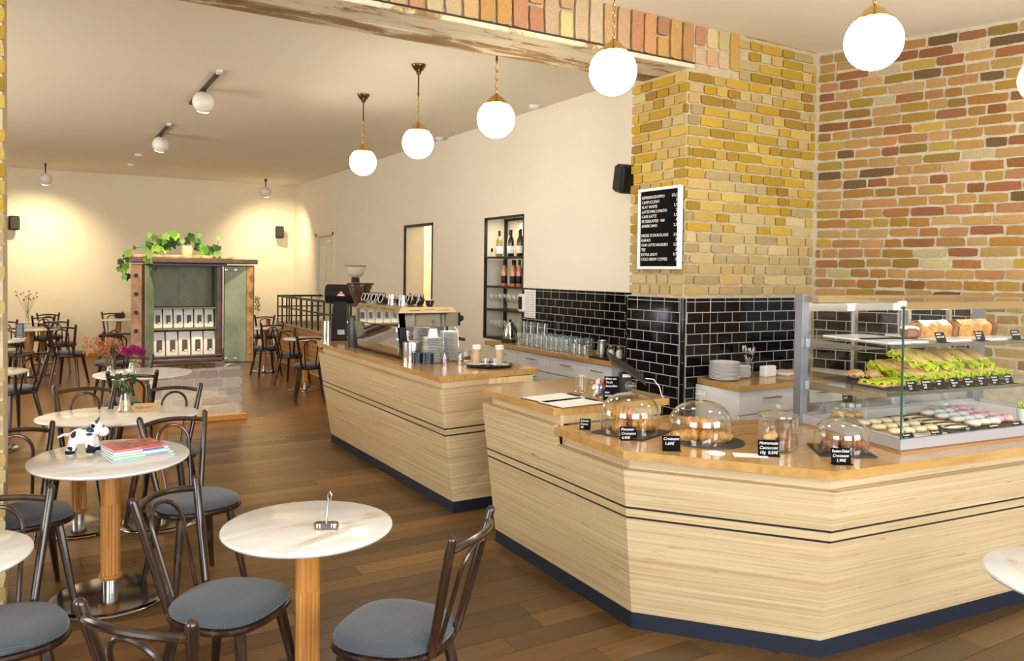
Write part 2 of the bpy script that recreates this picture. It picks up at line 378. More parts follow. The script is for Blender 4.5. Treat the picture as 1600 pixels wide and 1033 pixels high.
# front and left outer walls with window openings (behind the camera)
fw = MB()
for a, b in ((-4, -1.4), (2.6, 3.1), (6.2, 7.6)): fw.box(((a+b)/2, -2.95, 1.75), (b-a, 0.2, 3.6))
fw.box((1.8, -2.95, 0.25), (11.6, 0.2, 0.5)); fw.box((1.8, -2.95, 3.3), (11.6, 0.2, 0.5)); struct('wall_front', fw, M['plaster'])
lw = MB()
for a, b in ((-3, -1.0), (2.2, 6.2), (11.8, 17)): lw.box((-3.95, (a+b)/2, 1.75), (0.2, b-a, 3.6))
lw.box((-3.95, 7, 0.25), (0.2, 20, 0.5)); lw.box((-3.95, 7, 3.3), (0.2, 20, 0.5)); struct('wall_left', lw, M['plaster'])
for k, (c, d) in enumerate([((0.6, -2.95, 1.75), (4.0, 0.06, 2.6)), ((4.65, -2.95, 1.75), (3.1, 0.06, 2.6)), ((-3.95, 0.6, 1.75), (0.06, 3.2, 2.6)), ((-3.95, 9.0, 1.75), (0.06, 5.6, 2.6))]):
    m_ = MB(); L_ = max(d[0], d[1]); alongx = d[0] > d[1]
    for q in (-0.5, 0, 0.5):
        m_.box((c[0]+(q*L_ if alongx else 0), c[1]+(0 if alongx else q*L_), c[2]), (0.07, 0.07, 2.6))
    for zz in (0.5, 2.3, 3.05): m_.box((c[0], c[1], zz), (d[0], d[1], 0.07))
    wo = struct('window_%d' % (k+1), m_, paint((0.75, 0.74, 0.7), 0.4))
    obj('pane', MB().box(c, (max(d[0]-0.04, 0.01) if alongx else 0.01, 0.01 if alongx else d[1]-0.04, 2.5)), M['pane'], wo, smooth=0)
bb = MB().box((0.5, YB-0.01, 0.035), (9, 0.022, 0.075), bev=0.004); struct('baseboard_back', bb, paint(lin(176, 120, 50), 0.4))
bb = MB().box((XW-0.01, 12.6, 0.035), (0.02, 3.1, 0.075)).box((XW-0.01, 15.95, 0.035), (0.02, 1.6, 0.075)); struct('baseboard_side', bb, paint(lin(176, 120, 50), 0.4))

# --- bricks
def brick_mesh(k):
    q = random.Random(100+k); b = MB(); nx, nz = 4, 2; g = {}
    for i in range(nx+1):
        for j in range(nz+1):
            x = i/nx-0.5; z = j/nz-0.5
            if i in (0, nx): x += q.uniform(-0.02, 0.03)*(-1 if i else 1)
            if j in (0, nz): z += q.uniform(-0.03, 0.06)*(-1 if j else 1)
            if i in (0, nx) and j in (0, nz): x *= 0.975; z *= 0.92
            g[i, j] = len(b.v); edge = (i in (0, nx)) or (j in (0, nz))
            b.v.append((x, -0.5+(0.17 if edge else q.uniform(-0.10, 0.16)), z))
    for i in range(nx):
        for j in range(nz): b.f.append((g[i, j], g[i+1, j], g[i+1, j+1], g[i, j+1]))
    rim = [g[i, 0] for i in range(nx)]+[g[nx, j] for j in range(nz)]+[g[i, nz] for i in range(nx, 0, -1)]+[g[0, j] for j in range(nz, 0, -1)]
    bk = {}
    for r in rim: bk[r] = len(b.v); v = b.v[r]; b.v.append((v[0], 0.5, v[2]))
    for a, c in zip(rim, rim[1:]+rim[:1]): b.f.append((a, bk[a], bk[c], c))
    m = b.mesh('brick', 50); m.materials.append(M['brick']); return m
BRK = [brick_mesh(k) for k in range(9)]
def jit(c, a=0.10): k = rnd.uniform(1-a, 1+a); return (c[0]*k*rnd.uniform(0.96, 1.04), c[1]*k, c[2]*k*rnd.uniform(0.93, 1.07))
def brick(parent, p, th, L, H, proud, col, depth=0.03, rot=0):
    n = Vector((sin(th), -cos(th), 0)); c = Vector(p)+n*(proud-depth/2)
    o = obj('brick', rnd.choice(BRK), None, parent, c, (0, rot, th)); o.scale = (L, depth, H)
    o.color = (*jit(col), 1); return o
def brick_rows(parent, org, th, length, z0, z1, rowh, joint, lens, palette, proud, keep=None, limit=None, wob=0.0):
    u = Vector((cos(th), sin(th), 0)); org = Vector(org); z = z0; r = 0; rest = MB()
    while z + rowh*0.3 < z1:
        h = rowh-joint; x = -rnd.uniform(0, 0.1) if r % 2 else 0.0
        while x < length:
            L = rnd.choice(lens)*rnd.uniform(0.93, 1.07); a = max(x, 0); b = min(x+L, length)
            if b-a > 0.035:
                zc = z+rowh/2+rnd.uniform(-wob, wob)
                hh = min(h*rnd.uniform(0.93, 1.03), (z1-z)*0.97)
                P = org+u*((a+b)/2); P.z = zc
                if keep is None or keep((a+b)/2, zc):
                    col = palette((a+b)/2, zc)
                    if limit is None or (a+b)/2 < limit: brick(parent, P, th, b-a-joint, hh, proud*rnd.uniform(0.5, 1.2), col)
                    else:
                        n = Vector((sin(th), -cos(th), 0)); rest.box(P+n*(proud-0.015), (b-a-joint, 0.03, hh), th)
            x += L
        z += rowh; r += 1
    if rest.v:
        o = obj('more_bricks', rest, M['brick'], parent, smooth=0, kind='stuff'); o.color = (*lin(186, 135, 75), 1)
YEL = [lin(*c) for c in ((206, 168, 66), (190, 152, 44), (214, 182, 92), (178, 140, 46), (208, 176, 108), (200, 158, 52), (170, 130, 48), (196, 164, 84))]
PALE = [lin(*c) for c in ((200, 176, 122), (190, 164, 108), (207, 184, 132), (182, 156, 110), (198, 168, 104))]
ROUGH = [lin(*c) for c in ((176, 132, 74), (164, 118, 58), (186, 146, 90), (158, 108, 58), (170, 138, 62), (176, 126, 80), (146, 116, 54), (184, 150, 98), (166, 122, 64), (178, 138, 76), (160, 126, 52), (140, 92, 52), (112, 88, 54), (194, 174, 130), (184, 144, 86), (172, 140, 80), (150, 96, 62), (186, 156, 70))]
SOLD = [lin(*c) for c in ((204, 164, 118), (196, 146, 98), (210, 182, 136), (188, 134, 92), (212, 190, 132), (200, 154, 88), (204, 172, 134), (206, 178, 140))]
def pal_corner(u, z):
    if z < 2.02: return rnd.choice(PALE)
    if z < 2.2 and rnd.random() < 0.4: return rnd.choice(PALE)
    return rnd.choice(YEL if rnd.random() < 0.82 else PALE)
# pillar with the wall that carries on behind the cake counter
XP, YP = 3.98, 4.25
wc = struct('wall_corner', MB().box(((XP+5.9)/2, 4.555, 1.76), (5.9-XP-0.03, 0.61-0.03, 3.52)), M['mortar_dark'])
brick_rows(wc, (XP, YP+0.62, 0), -pi/2, 0.62, 1.545, 3.19, 0.0775, 0.011, (0.12, 0.12, 0.24, 0.13), pal_corner, 0.003)
def keepc(u, z): return z < 3.19 or u > 0.55
brick_rows(wc, (XP+0.02, YP, 0), 0, 1.39, 1.545, 3.52, 0.0775, 0.012, (0.12, 0.125, 0.24, 0.12, 0.24), pal_corner, 0.003, keepc)
# brick wall on the right, turned away from the counter
TR = atan2(-0.95265, 0.30406); CR = Vector((5.412, YP, 0)); UR = Vector((0.30406, -0.95265, 0)); NR = Vector((sin(TR), -cos(TR), 0))
wr = struct('wall_right', MB().box(CR+UR*3.6-NR*0.115+Vector((0, 0, 1.76)), (7.4, 0.2, 3.52), TR), M['mortar'])
def keepr(u, z): return z > 1.53 or u > 1.15
brick_rows(wr, CR-NR*0.012, TR, 2.6, 0.98, 3.52, 0.0785, 0.013, (0.15, 0.19, 0.22, 0.25, 0.13, 0.2), lambda u, z: rnd.choice(ROUGH), 0.011, keepr, limit=1.62, wob=0.004)
# pillar at the left edge
wl = struct('wall_pillar', MB().box((-0.62, 4.555, 1.76), (0.93, 0.58, 3.52)), M['mortar_dark'])
brick_rows(wl, (-0.66, YP, 0), 0, 0.52, 0.0, 3.19, 0.0775, 0.012, (0.12, 0.24, 0.13), lambda u, z: rnd.choice(PALE if z < 1.9 else YEL), 0.003)
# lintel: soldier course over two worn boards
li = struct('wall_lintel', MB().box(((XP-0.5)/2+0.1, 4.51, 3.375), (XP+0.7, 0.46, 0.29)), M['mortar'])
x = 0.75
while x < 4.43:
    w = 0.118
    if rnd.random() < 0.25:
        h1 = rnd.uniform(0.10, 0.17); brick(li, (x+w/2, YP+0.012, 3.232+h1/2), 0, h1, w-0.018, 0.012, rnd.choice(SOLD), rot=pi/2)
        brick(li, (x+w/2, YP+0.012, 3.247+h1+(0.262-h1)/2), 0, 0.255-h1, w-0.018, 0.012, rnd.choice(SOLD), rot=pi/2)
    else: brick(li, (x+w/2, YP+0.012, 3.376), 0, 0.285, w-0.018, 0.012, rnd.choice(SOLD), rot=pi/2)
    x += w
obj('board', MB().box((1.9, 4.395, 3.205), (4.3, 0.30, 0.035), bev=0.006), M['beam1'], li, smooth=0)
obj('board', MB().box((1.9, 4.655, 3.212), (4.3, 0.20, 0.05), bev=0.006), M['beam2'], li, smooth=0)
obj('crack', MB().box((1.9, 4.251, 3.226), (4.3, 0.012, 0.010)), paint(lin(60, 38, 22), 0.9), li, smooth=0)
# black tiles
tm = MB().box((0, 0, 0), (1, 1, 1)).mesh('tile', 0)
def tile_mesh():
    b = MB(); o = 0.46; vs = [(-0.5, 0.5, -0.5), (0.5, 0.5, -0.5), (0.5, 0.5, 0.5), (-0.5, 0.5, 0.5), (-0.5, -0.2, -0.5), (0.5, -0.2, -0.5), (0.5, -0.2, 0.5), (-0.5, -0.2, 0.5),
        (-0.485, -0.5, -0.47), (0.485, -0.5, -0.47), (0.485, -0.5, 0.47), (-0.485, -0.5, 0.47)]
    fs = [(8, 9, 10, 11)]
    for i in range(4): j = (i+1) % 4; fs += [(4+i, 4+j, 8+j, 8+i), (i, j, 4+j, 4+i)]
    b.add(vs, fs); m = b.mesh('tile', 0); m.materials.append(M['tile']); return m
TM = tile_mesh()
def tiles(parent, org, th, length, ztop, zbot, off0=0.0, pitch=0.1535, ph=0.0785, cap=True):
    u = Vector((cos(th), sin(th), 0)); n = Vector((sin(th), -cos(th), 0)); org = Vector(org)
    gl = MB().box(org+u*length/2+n*0.002+Vector((0, 0, (ztop+zbot)/2+0.015)), (length, 0.01, ztop-zbot+0.03), th)
    obj('grout', gl, M['grout'], parent, smooth=0)
    def put(a, b, za, zb):
        P = org+u*((a+b)/2)+n*0.0045; P.z = (za+zb)/2
        o = obj('tile', TM, None, parent, P, th); o.scale = (b-a-0.0045, 0.009, zb-za-0.0045)
    z = ztop; r = 0
    while z > zbot+0.02:
        x = -off0-(pitch/2 if r % 2 else 0)
        while x < length-0.006:
            a = max(x, 0); b = min(x+pitch, length)
            if b-a > 0.008: put(a, b, max(z-ph, zbot), z)
            x += pitch
        z -= ph; r += 1
    if cap:
        x = -off0
        while x < length-0.006: put(max(x, 0), min(x+pitch, length), ztop, ztop+0.028); x += pitch
tiles(wside, (XW, 7.47, 0), -pi/2, 2.17, 1.50, 0.95, 0.05)
tiles(wc, (XP, 4.87, 0), -pi/2, 0.595, 1.50, 0.56, 0.03)
tiles(wc, (XP+0.028, YP, 0), 0, 0.24, 1.50, 0.56, 0.07)
tiles(wc, (XP+0.268, YP, 0), 0, 1.135, 1.50, 0.95, 0.003)
tiles(wr, CR-NR*0.012, TR, 1.13, 1.50, 0.95, 0.05)
sb = struct('trim_2', MB().box((4.46, 5.08, 0.76), (0.31, 0.42, 1.52)), M['grout'])
z = 1.50
while z > 0.6:
    o = obj('tile', TM, None, sb, (4.30, 5.235, z-0.039), -pi/2); o.scale = (0.105, 0.009, 0.0745); z -= 0.0785
z = 1.528; 
while z > 0.6:
    obj('corner_tile', MB().lathe([(0.016, -0.076), (0.016, 0.076)], 12), M['tile'], wc, (XP+0.010, YP+0.010, z-0.0785)); z -= 0.157

# --- white panelled door at the end of the side wall
d = MB().box((XW+0.05, 14.65, 1.17), (0.05, 0.92, 2.33))
dr = struct('door_1', d, paint((0.72, 0.66, 0.56), 0.5))
for z0, z1 in ((0.25, 0.85), (1.0, 1.42), (1.50, 2.15)):
    for yy in (14.43, 14.87): obj('panel', MB().box((XW+0.022, yy, (z0+z1)/2), (0.012, 0.34, z1-z0), bev=0.004), M['plaster_cool'], dr, smooth=0)
obj('handle', MB().tube([(XW+0.03, 14.99, 1.22), (XW-0.04, 14.99, 1.22), (XW-0.04, 14.89, 1.22)], 0.011, 8).box((XW+0.02, 14.99, 1.24), (0.012, 0.04, 0.2)), M['steel'], dr)
obj('door_closer', MB().box((XW-0.005, 14.35, 2.24), (0.05, 0.24, 0.06), bev=0.006), M['lacquer'], dr)
casing = MB().box((XW-0.01, 14.13, 1.19), (0.04, 0.09, 2.42)).box((XW-0.01, 15.16, 1.19), (0.04, 0.09, 2.42)).box((XW-0.01, 14.65, 2.38), (0.04, 1.1, 0.08))
struct('trim_3', casing, M['plaster_cool'])
# ------------------------------------------------------------------ counters
def lerp(a, b, t): return tuple(p+(q-p)*t for p, q in zip(a, b))
def counter_face(root, a, b, at, bt, ztop, stripes, zb=0.08, g=0.0058, setback=0.045, ztopslab=None, trim=(0, 0)):
    """one leaning face, seen from outside a is left and b right; built of panels between two inlay lines"""
    def L(z): p = lerp(a, at, (z-zb)/(ztop-zb)); return Vector((p[0], p[1], z))
    def R(z): p = lerp(b, bt, (z-zb)/(ztop-zb)); return Vector((p[0], p[1], z))
    zs = [zb, stripes[1]-g, stripes[1]+g, stripes[0]-g, stripes[0]+g, ztop]
    for k, nm in ((0, 'lower_panel'), (2, 'middle_strip'), (4, 'upper_panel')):
        obj(nm, MB().quad(L(zs[k]), R(zs[k]), R(zs[k+1]), L(zs[k+1]), 0.03), M['lvl'], root, smooth=0)
    n = (R(zb)-L(zb)).cross(L(ztop)-L(zb)).normalized()
    for k in (1, 3):
        o = n*-0.004
        obj('inlay_line', MB().quad(L(zs[k])+o, R(zs[k])+o, R(zs[k+1])+o, L(zs[k+1])+o, 0.02), M['groove'], root, smooth=0)
    d = (Vector((*b, 0))-Vector((*a, 0))).normalized(); nh = Vector((d.y, -d.x, 0))
    A = Vector((*a, 0))-nh*0.003; B = Vector((*b, 0))-nh*0.003
    obj('plinth', MB().quad(A, B, B+Vector((0, 0, zb)), A+Vector((0, 0, zb)), 0.02), M['plinth'], root, smooth=0)
    if ztopslab:
        A = L(ztop)-nh*setback; B = R(ztop)-nh*setback; A.z = B.z = ztop-0.05; up = Vector((0, 0, ztopslab-ztop+0.05))
        A = A+d*trim[0]; B = B-d*trim[1]
        obj('recess_board', MB().quad(A, B, B+up, A+up, 0.02), M['lvl'], root, smooth=0)
        P, Q = L(ztop)-nh*0.004, R(ztop)-nh*0.004; zz = Vector((0, 0, 0.002))
        obj('ledge', MB().quad(P+d*0.002+zz, Q-d*0.002+zz, Q-d*trim[1]-nh*(setback-0.002)+zz, P+d*trim[0]-nh*(setback-0.002)+zz, 0.003), paint(lin(186, 146, 104), 0.5), root, smooth=0)
c1 = thing('coffee_counter', 'long pale plywood counter with espresso machine, leaning outward over a dark plinth', 'counter', (0, 0, 0))
S1 = (0.607, 0.560)
F1 = [((2.76, 8.18), (2.451, 7.564), (2.62, 8.27), (2.330, 7.60)), ((2.451, 7.564), (2.478, 4.918), (2.330, 7.60), (2.336, 4.855)), ((2.478, 4.918), (3.20, 4.925), (2.336, 4.855), (3.19, 4.985))]
for (a, b, at, bt), tm_ in zip(F1, ((0, 0.0104), (0.0104, 0.045), (0.045, 0))): counter_face(c1, a, b, at, bt, 0.885, S1, ztopslab=0.937, trim=tm_)
obj('carcass', MB().prism([(2.51, 4.96), (3.16, 4.97), (3.16, 8.15), (2.78, 8.15), (2.49, 7.55)], 0.01, 0.93), M['lvl_v'], c1, smooth=0)
obj('worktop', MB().prism([(2.345, 4.88), (3.225, 5.005), (3.20, 8.33), (2.62, 8.33), (2.36, 7.75)], 0.935, 0.975), M['oak'], c1, smooth=0)
c2 = thing('cake_counter', 'angular pale plywood counter with two inlay lines carrying cakes and the glass vitrine', 'counter', (0, 0, 0))
S2 = (0.600, 0.552)
counter_face(c2, (2.452, 4.275), (2.436, 3.47), (2.342, 4.262), (2.337, 3.463), 0.885, S2, ztopslab=0.937, trim=(0.05, 0))
counter_face(c2, (2.436, 3.47), (2.422, 2.901), (2.350, 3.464), (2.335, 2.870), 0.78, S2, ztopslab=0.842, trim=(0, 0.017))
counter_face(c2, (2.422, 2.901), (2.967, 2.257), (2.335, 2.870), (2.888, 2.137), 0.78, S2, ztopslab=0.842, trim=(0.017, 0.0185))
counter_face(c2, (2.967, 2.257), (5.25, 2.053), (2.888, 2.137), (5.25, 1.925), 0.78, S2, ztopslab=0.842, trim=(0.0185, 0))
counter_face(c2, (3.15, 4.40), (2.452, 4.275), (3.15, 4.42), (2.342, 4.262), 0.885, S2, ztopslab=0.937, trim=(0, 0.05))
obj('worktop', MB().prism([(2.34, 3.457), (2.309, 2.843), (2.865, 2.117), (5.28, 1.87), (5.28, 2.85), (3.66, 3.0), (3.30, 3.2), (3.15, 3.457)], 0.84, 0.88), M['oak_x'], c2, smooth=0)
obj('raised_worktop', MB().prism([(2.345, 4.27), (2.34, 3.47), (3.15, 3.467), (3.237, 4.485)], 0.935, 0.975), M['oak'], c2, smooth=0)
obj('riser_board', MB().prism([(2.42, 3.50), (3.12, 3.50), (3.15, 3.54), (2.42, 3.54)], 0.881, 0.934), M['lvl_v'], c2, smooth=0)
obj('carcass', MB().prism([(2.49, 3.54), (3.1, 3.54), (3.12, 4.36), (2.5, 4.25)], 0.01, 0.934).prism([(2.46, 3.53), (2.47, 2.93), (3.0, 2.32), (5.2, 2.12), (5.2, 2.75), (3.6, 2.9), (3.1, 3.4)], 0.01, 0.839), M['lvl_v'], c2, smooth=0)

# white cabinet runs with oak tops along the walls
def handle(parent, c, alongx, L=0.17):
    b = MB(); d = Vector((1, 0, 0)) if alongx else Vector((0, 1, 0)); o = Vector((0, -1, 0)) if alongx else Vector((-1, 0, 0)); c = Vector(c)
    b.tube([c-d*L/2+o*0.028, c+d*L/2+o*0.028], 0.006, 8)
    for q in (-0.4, 0.4): b.tube([c+d*L*q, c+d*L*q+o*0.028], 0.005, 6)
    return obj('handle', b, M['steel'], parent)
bt = thing('back_worktop', 'oak worktop with the many drinking glasses below the black tiles', 'worktop', (0, 0, 0))
obj('top_board', MB().box((4.385, 6.415, 0.925), (0.455, 2.235, 0.04), bev=0.003), M['oak'], bt, smooth=0)
yy = 7.50
for k, (wd, lab) in enumerate([(0.60, 'white drawer cabinet under the kettle end of the oak worktop'), (0.60, 'white drawer cabinet second from the kettle end'), (0.60, 'white drawer cabinet third from the kettle end'), (0.36, 'narrow white cabinet beside the tiled pillar')]):
    cb = thing('drawer_cabinet', lab, 'cabinet', (0, 0, 0)); y0, y1 = yy-wd, yy
    obj('body', MB().box((4.41, (y0+y1)/2, 0.48), (0.38, wd-0.002, 0.84)), M['lacquer'], cb, smooth=0)
    obj('plinth', MB().box((4.45, (y0+y1)/2, 0.03), (0.28, wd, 0.06)), M['black'], cb, smooth=0)
    for z0, z1 in ((0.735, 0.895), (0.42, 0.729), (0.07, 0.414)):
        dw = obj('drawer_front', MB().box((4.205, (y0+y1)/2, (z0+z1)/2), (0.02, wd-0.005, z1-z0-0.004), bev=0.0015), M['lacquer'], cb, smooth=0)
        handle(dw, (4.195, (y0+y1)/2, z1-0.055), False)
    yy -= wd
b2 = thing('corner_worktop', 'short oak worktop with stacked white plates beside the tiled pillar', 'worktop', (0, 0, 0))
obj('top_board', MB().prism([(4.06, 3.775), (5.25, 3.775), (5.25, 4.24), (4.125, 4.24)], 0.905, 0.945), M['oak_x'], b2, smooth=0)
for k, (x0, x1, lab) in enumerate([(4.10, 4.72, 'white drawer cabinet below the stacked plates'), (4.72, 5.24, 'white drawer cabinet behind the glass vitrine')]):
    cb = thing('drawer_cabinet', lab, 'cabinet', (0, 0, 0))
    obj('body', MB().box(((x0+x1)/2, 4.03, 0.48), (x1-x0-0.002, 0.40, 0.84)), M['lacquer'], cb, smooth=0)
    obj('plinth', MB().box(((x0+x1)/2, 4.06, 0.03), (x1-x0, 0.32, 0.06)), M['black'], cb, smooth=0)
    for z0, z1 in ((0.735, 0.900), (0.57, 0.73), (0.32, 0.565), (0.07, 0.315)):
        dw = obj('drawer_front', MB().box(((x0+x1)/2, 3.82, (z0+z1)/2), (x1-x0-0.005, 0.02, z1-z0-0.004), bev=0.0015), M['lacquer'], cb, smooth=0)
        handle(dw, ((x0+x1)/2, 3.81, z1-0.055), True)

# ------------------------------------------------------------------ tables
def make_table(name, label, cat, rx, ry, cols=((0, 0),), group=None, br=0.285, H=0.73):
    t = thing(name, label, cat, (0, 0, 0), 0, group)
    top = MB(); n = 64; prof = [(0.0, H-0.022), (0.95, H-0.022), (0.985, H-0.018), (1.0, H-0.010), (0.995, H-0.003), (0.975, H), (0.0, H)]
    top.lathe(prof, n); top.v = [(v[0]*rx, v[1]*ry, v[2]) for v in top.v]
    obj('tabletop', top, M['marble'], t, smooth=40)
    for cx, cy in cols:
        def flute(r, z, a): return r-(0.0055*max(0, cos(a*14)) if 0.125 < z < 0.485 else 0)
        zs = [0.10, 0.112, 0.113, 0.122, 0.124, 0.1245, 0.13, 0.3, 0.475, 0.484, 0.4855, 0.6, 0.70]
        rs = [0.050, 0.056, 0.056, 0.056, 0.050, 0.0465] + [0.0465]*7
        obj('column', MB().lathe([(0, 0.10)]+list(zip(rs, zs))+[(0, 0.70)], 84, (cx, cy, 0), rfun=flute), M['column'], t, smooth=25)
        obj('top_plate', MB().box((cx, cy, H-0.026), (min(0.3, rx), 0.12, 0.008)), M['blacksteel'], t, smooth=0)
        obj('collar', MB().lathe([(0, 0.03), (0.034, 0.03), (0.034, 0.10), (0, 0.10)], 24, (cx, cy, 0)), M['steel'], t)
        obj('base', MB().lathe([(0, 0.0), (br, 0.0), (br+0.004, 0.006), (br, 0.013), (br*0.9, 0.019), (br*0.4, 0.027), (0, 0.031)], 48, (cx, cy, 0)), M['steel_dark'], t, smooth=50)
    return t
def place(t, x, y, rz=0): t.location = (x, y, 0); t.rotation_euler = (0, 0, rz); return t
TG = 'round marble cafe tables'
t1 = place(make_table('cafe_table', 'round white marble table with the chrome card holder in the foreground', 'table', 0.318, 0.318), 0.868, 2.945, 0.3)
t2 = place(make_table('cafe_table', 'round marble table with toy cow and magazines on fluted beech column', 'table', 0.375, 0.43), 0.30, 4.50, -0.1)
t3 = place(make_table('oval_table', 'long oval marble table on two fluted columns with a green sprig vase', 'table', 0.49, 0.36, ((-0.24, 0.0), (0.25, -0.03)), br=0.25), 0.436, 5.757, -0.2)
t4 = place(make_table('cafe_table', 'marble table with pink and dried orange flowers before the old safe', 'table', 0.42, 0.41), 0.80, 7.94, 0.5)
small = Kind(make_table('cafe_table', '', 'table', 0.36, 0.36))
small.put((-0.335, 3.20, 0), 0.4, 'round marble table cut off by the left edge of the picture').scale = (0.86, 0.86, 1)
small.put((2.93, 1.20, 0), 1.2, 'round marble table cut off at the right edge before the counter').scale = (0.86, 0.86, 1)
small.put((-0.42, 8.62, 0), 0.9, 'marble table beside the left brick pillar, second row back')
small.put((-0.50, 12.1, 0), 0.2, 'marble table with the dark menu stand at the far left')
small.put((-0.18, 14.3, 0), 2.2, 'far marble table with dried flowers in a tall vase').scale = (1.25, 1.25, 1)
small.put((0.00, 16.0, 0), 1.7, 'farthest marble table on the left, against the back wall')
small.put((1.22, 16.25, 0), 0.6, 'marble table half hidden behind the left side of the safe')
small.put((3.20, 11.05, 0), 0.0, 'marble table by the stair railing, behind the coffee counter')
small.put((3.16, 13.3, 0), 0.7, 'marble table between the safe and the stair railing')
small.put((3.93, 16.2, 0), 0.3, 'marble table with a green sprig in the far right corner')

# ------------------------------------------------------------------ chairs
def make_chair():
    t = thing('bentwood_chair', '', 'chair')
    def outline(k, off=0):
        a = 2*pi*k/36; cx, cy = cos(a), sin(a); e = 0.78
        x = (0.205+off)*math.copysign(abs(cx)**e, cx); y = (0.200+off)*math.copysign(abs(cy)**e, cy)
        return x*(1+0.16*(y/0.2)*0.5), y
    def loft(rings):
        b = MB(); n = 36
        for sc, off, z in rings: b.v += [(outline(k, off)[0]*sc, outline(k, off)[1]*sc, z) for k in range(n)]
        for r in range(len(rings)-1):
            for k in range(n): k2 = (k+1) % n; b.f.append((r*n+k, r*n+k2, (r+1)*n+k2, (r+1)*n+k))
        b.f.append(tuple(range(n-1, -1, -1))); b.f.append(tuple((len(rings)-1)*n+k for k in range(n))); return b
    obj('seat_frame', loft([(1, -0.015, 0.405), (1, 0.0, 0.410), (1, 0.006, 0.420), (1, 0.004, 0.432), (1, -0.01, 0.437)]), M['chairwood'], t, smooth=50)
    obj('cushion', loft([(1, -0.012, 0.434), (1, -0.002, 0.440), (1, 0.0, 0.450), (1, -0.010, 0.462), (0.86, -0.008, 0.472), (0.6, 0, 0.477), (0.3, 0, 0.479)]), M['fabric'], t, smooth=60)
    for sx, sy in ((-1, 1), (1, 1), (-1, -1), (1, -1)):
        a = Vector((sx*0.125, sy*0.13, 0.412)); b = Vector((sx*0.185, sy*0.205, 0))
        obj('leg', MB().tube([a, a.lerp(b, 0.12), a.lerp(b, 0.5), b], [0.019, 0.0215, 0.019, 0.0135], 10), M['chairwood'], t)
    for sx in (-1, 1):
        a = Vector((sx*0.108, -0.183, 0.425)); b = Vector((sx*0.176, -0.285, 0.855)); d = (b-a).normalized()
        pts = [a, a.lerp(b, 0.3), a.lerp(b, 0.7), b-d*0.012, b-d*0.004, b+d*0.003, b+d*0.006]
        obj('back_post', MB().tube(pts, [0.0155, 0.0165, 0.0165, 0.0165, 0.0150, 0.0095, 0.001], 10), M['chairwood'], t, smooth=40)
    rail = []
    for k in range(15):
        u = k/14*2-1; rail.append((u*0.172, -0.274-0.052*(1-u*u), 0.806+0.016*(1-u**2)))
    obj('top_rail', MB().tube(rail, 0.0125, 10), M['chairwood'], t)
    hoop = []; H = 0.795; w = 0.083
    def yy(z, x): return -0.186-(z-0.425)*0.228-0.04*(1-(x/0.17)**2)*((z-0.425)/0.38)
    for k in range(8): z = 0.425+k/8*(H-w-0.425); x = -(0.062+0.021*k/8); hoop.append((x, yy(z, x), z))
    for k in range(11): a = pi-pi*k/10; x = w*cos(a); z = H-w+w*sin(a); hoop.append((x, yy(z, x), z))
    for k in range(7, -1, -1): z = 0.425+k/8*(H-w-0.425); x = 0.062+0.021*k/8; hoop.append((x, yy(z, x), z))
    obj('back_hoop', MB().tube(hoop, 0.0085, 8), M['chairwood'], t)
    return t
chair = Kind(make_chair())
CHG = 'bentwood cafe chairs with grey seats'
def seat(pl, pr, label, away=True, sc=1.0, ang=None, only=None):
    if only is None:
        a, b = az(*pl, 0.86*sc), az(*pr, 0.86*sc); c = (a+b)/2; g = atan2(b.y-a.y, b.x-a.x)
        if ang is not None: g = ang
    elif only == 'R': b = az(*pr, 0.86*sc); g = ang; c = b-Vector((cos(g), sin(g), 0))*0.176
    else: a = az(*pl, 0.86*sc); g = ang; c = a+Vector((cos(g), sin(g), 0))*0.176
    rz = g if away else g+pi
    f = Vector((-sin(rz), cos(rz), 0)); p = c+f*0.285*sc
    return chair.put((p.x, p.y, 0), rz, label, CHG, sc if sc != 1 else None)
R_ = radians
seat((208, 778), (305, 742), 'bentwood chair left of the foreground table, back towards the toy cow table', False)
seat((707, 838), (768, 790), 'bentwood chair between the foreground table and the counter')
seat((125, 935), (297, 968), 'bentwood chair at the bottom edge, only its curved back in view')
seat(None, (80, 757), 'bentwood chair at the cut-off table on the left edge', False, ang=R_(4), only='R')
seat(None, (82, 657), 'bentwood chair left of the toy cow table, by the brick pillar', False, ang=R_(10), only='R')
seat((217, 652), (320, 640), 'bentwood chair behind the magazines, back to the oval table', False, 1.03)
seat((87, 601), (179, 598), 'bentwood chair on the far left side of the oval table', False, 1.05)
seat((232, 599), (313, 598), 'bentwood chair on the far right side of the oval table, near the safe base', False, 1.02)
seat((168, 580), (245, 578), 'bentwood chair with its back to us at the pink flower table', True, 1.02)
seat(None, (239, 553), 'bentwood chair behind the pink flowers, against the safe', False, ang=R_(-12), only='R')
seat((24, 549), None, 'bentwood chair by the left pillar in the second row of tables', True, 1.0, ang=R_(35), only='L')
seat((73, 507), (119, 507), 'bentwood chair nearest the far dried flowers, back to us', True, 1.04)
seat((68, 499), None, 'bentwood chair just behind the nearest far-left one', True, ang=R_(-16), only='L')
seat((50, 493), None, 'bentwood chair beside the tall dried flowers', True, ang=R_(14), only='L')
seat((56, 489), (94, 488), 'bentwood chair farthest back on the left, against the back wall', False, 1.0, ang=R_(4))
seat(None, (36, 509), 'bentwood chair with the dark menu stand before it', True, ang=R_(-18), only='R')
seat(None, (27, 499), 'bentwood chair far left, half behind the brick pillar', True, ang=R_(-18), only='R')
seat((159, 487), None, 'bentwood chair at the table behind the left side of the safe', False, ang=R_(-8), only='L')
bag_chair = seat((168, 518), (205, 515), 'bentwood chair with the brown bag, left of the safe', True, 1.04, ang=R_(8))
seat((465, 524), (507, 524), 'bentwood chair nearest the stair railing, back to us', True, ang=R_(-14))
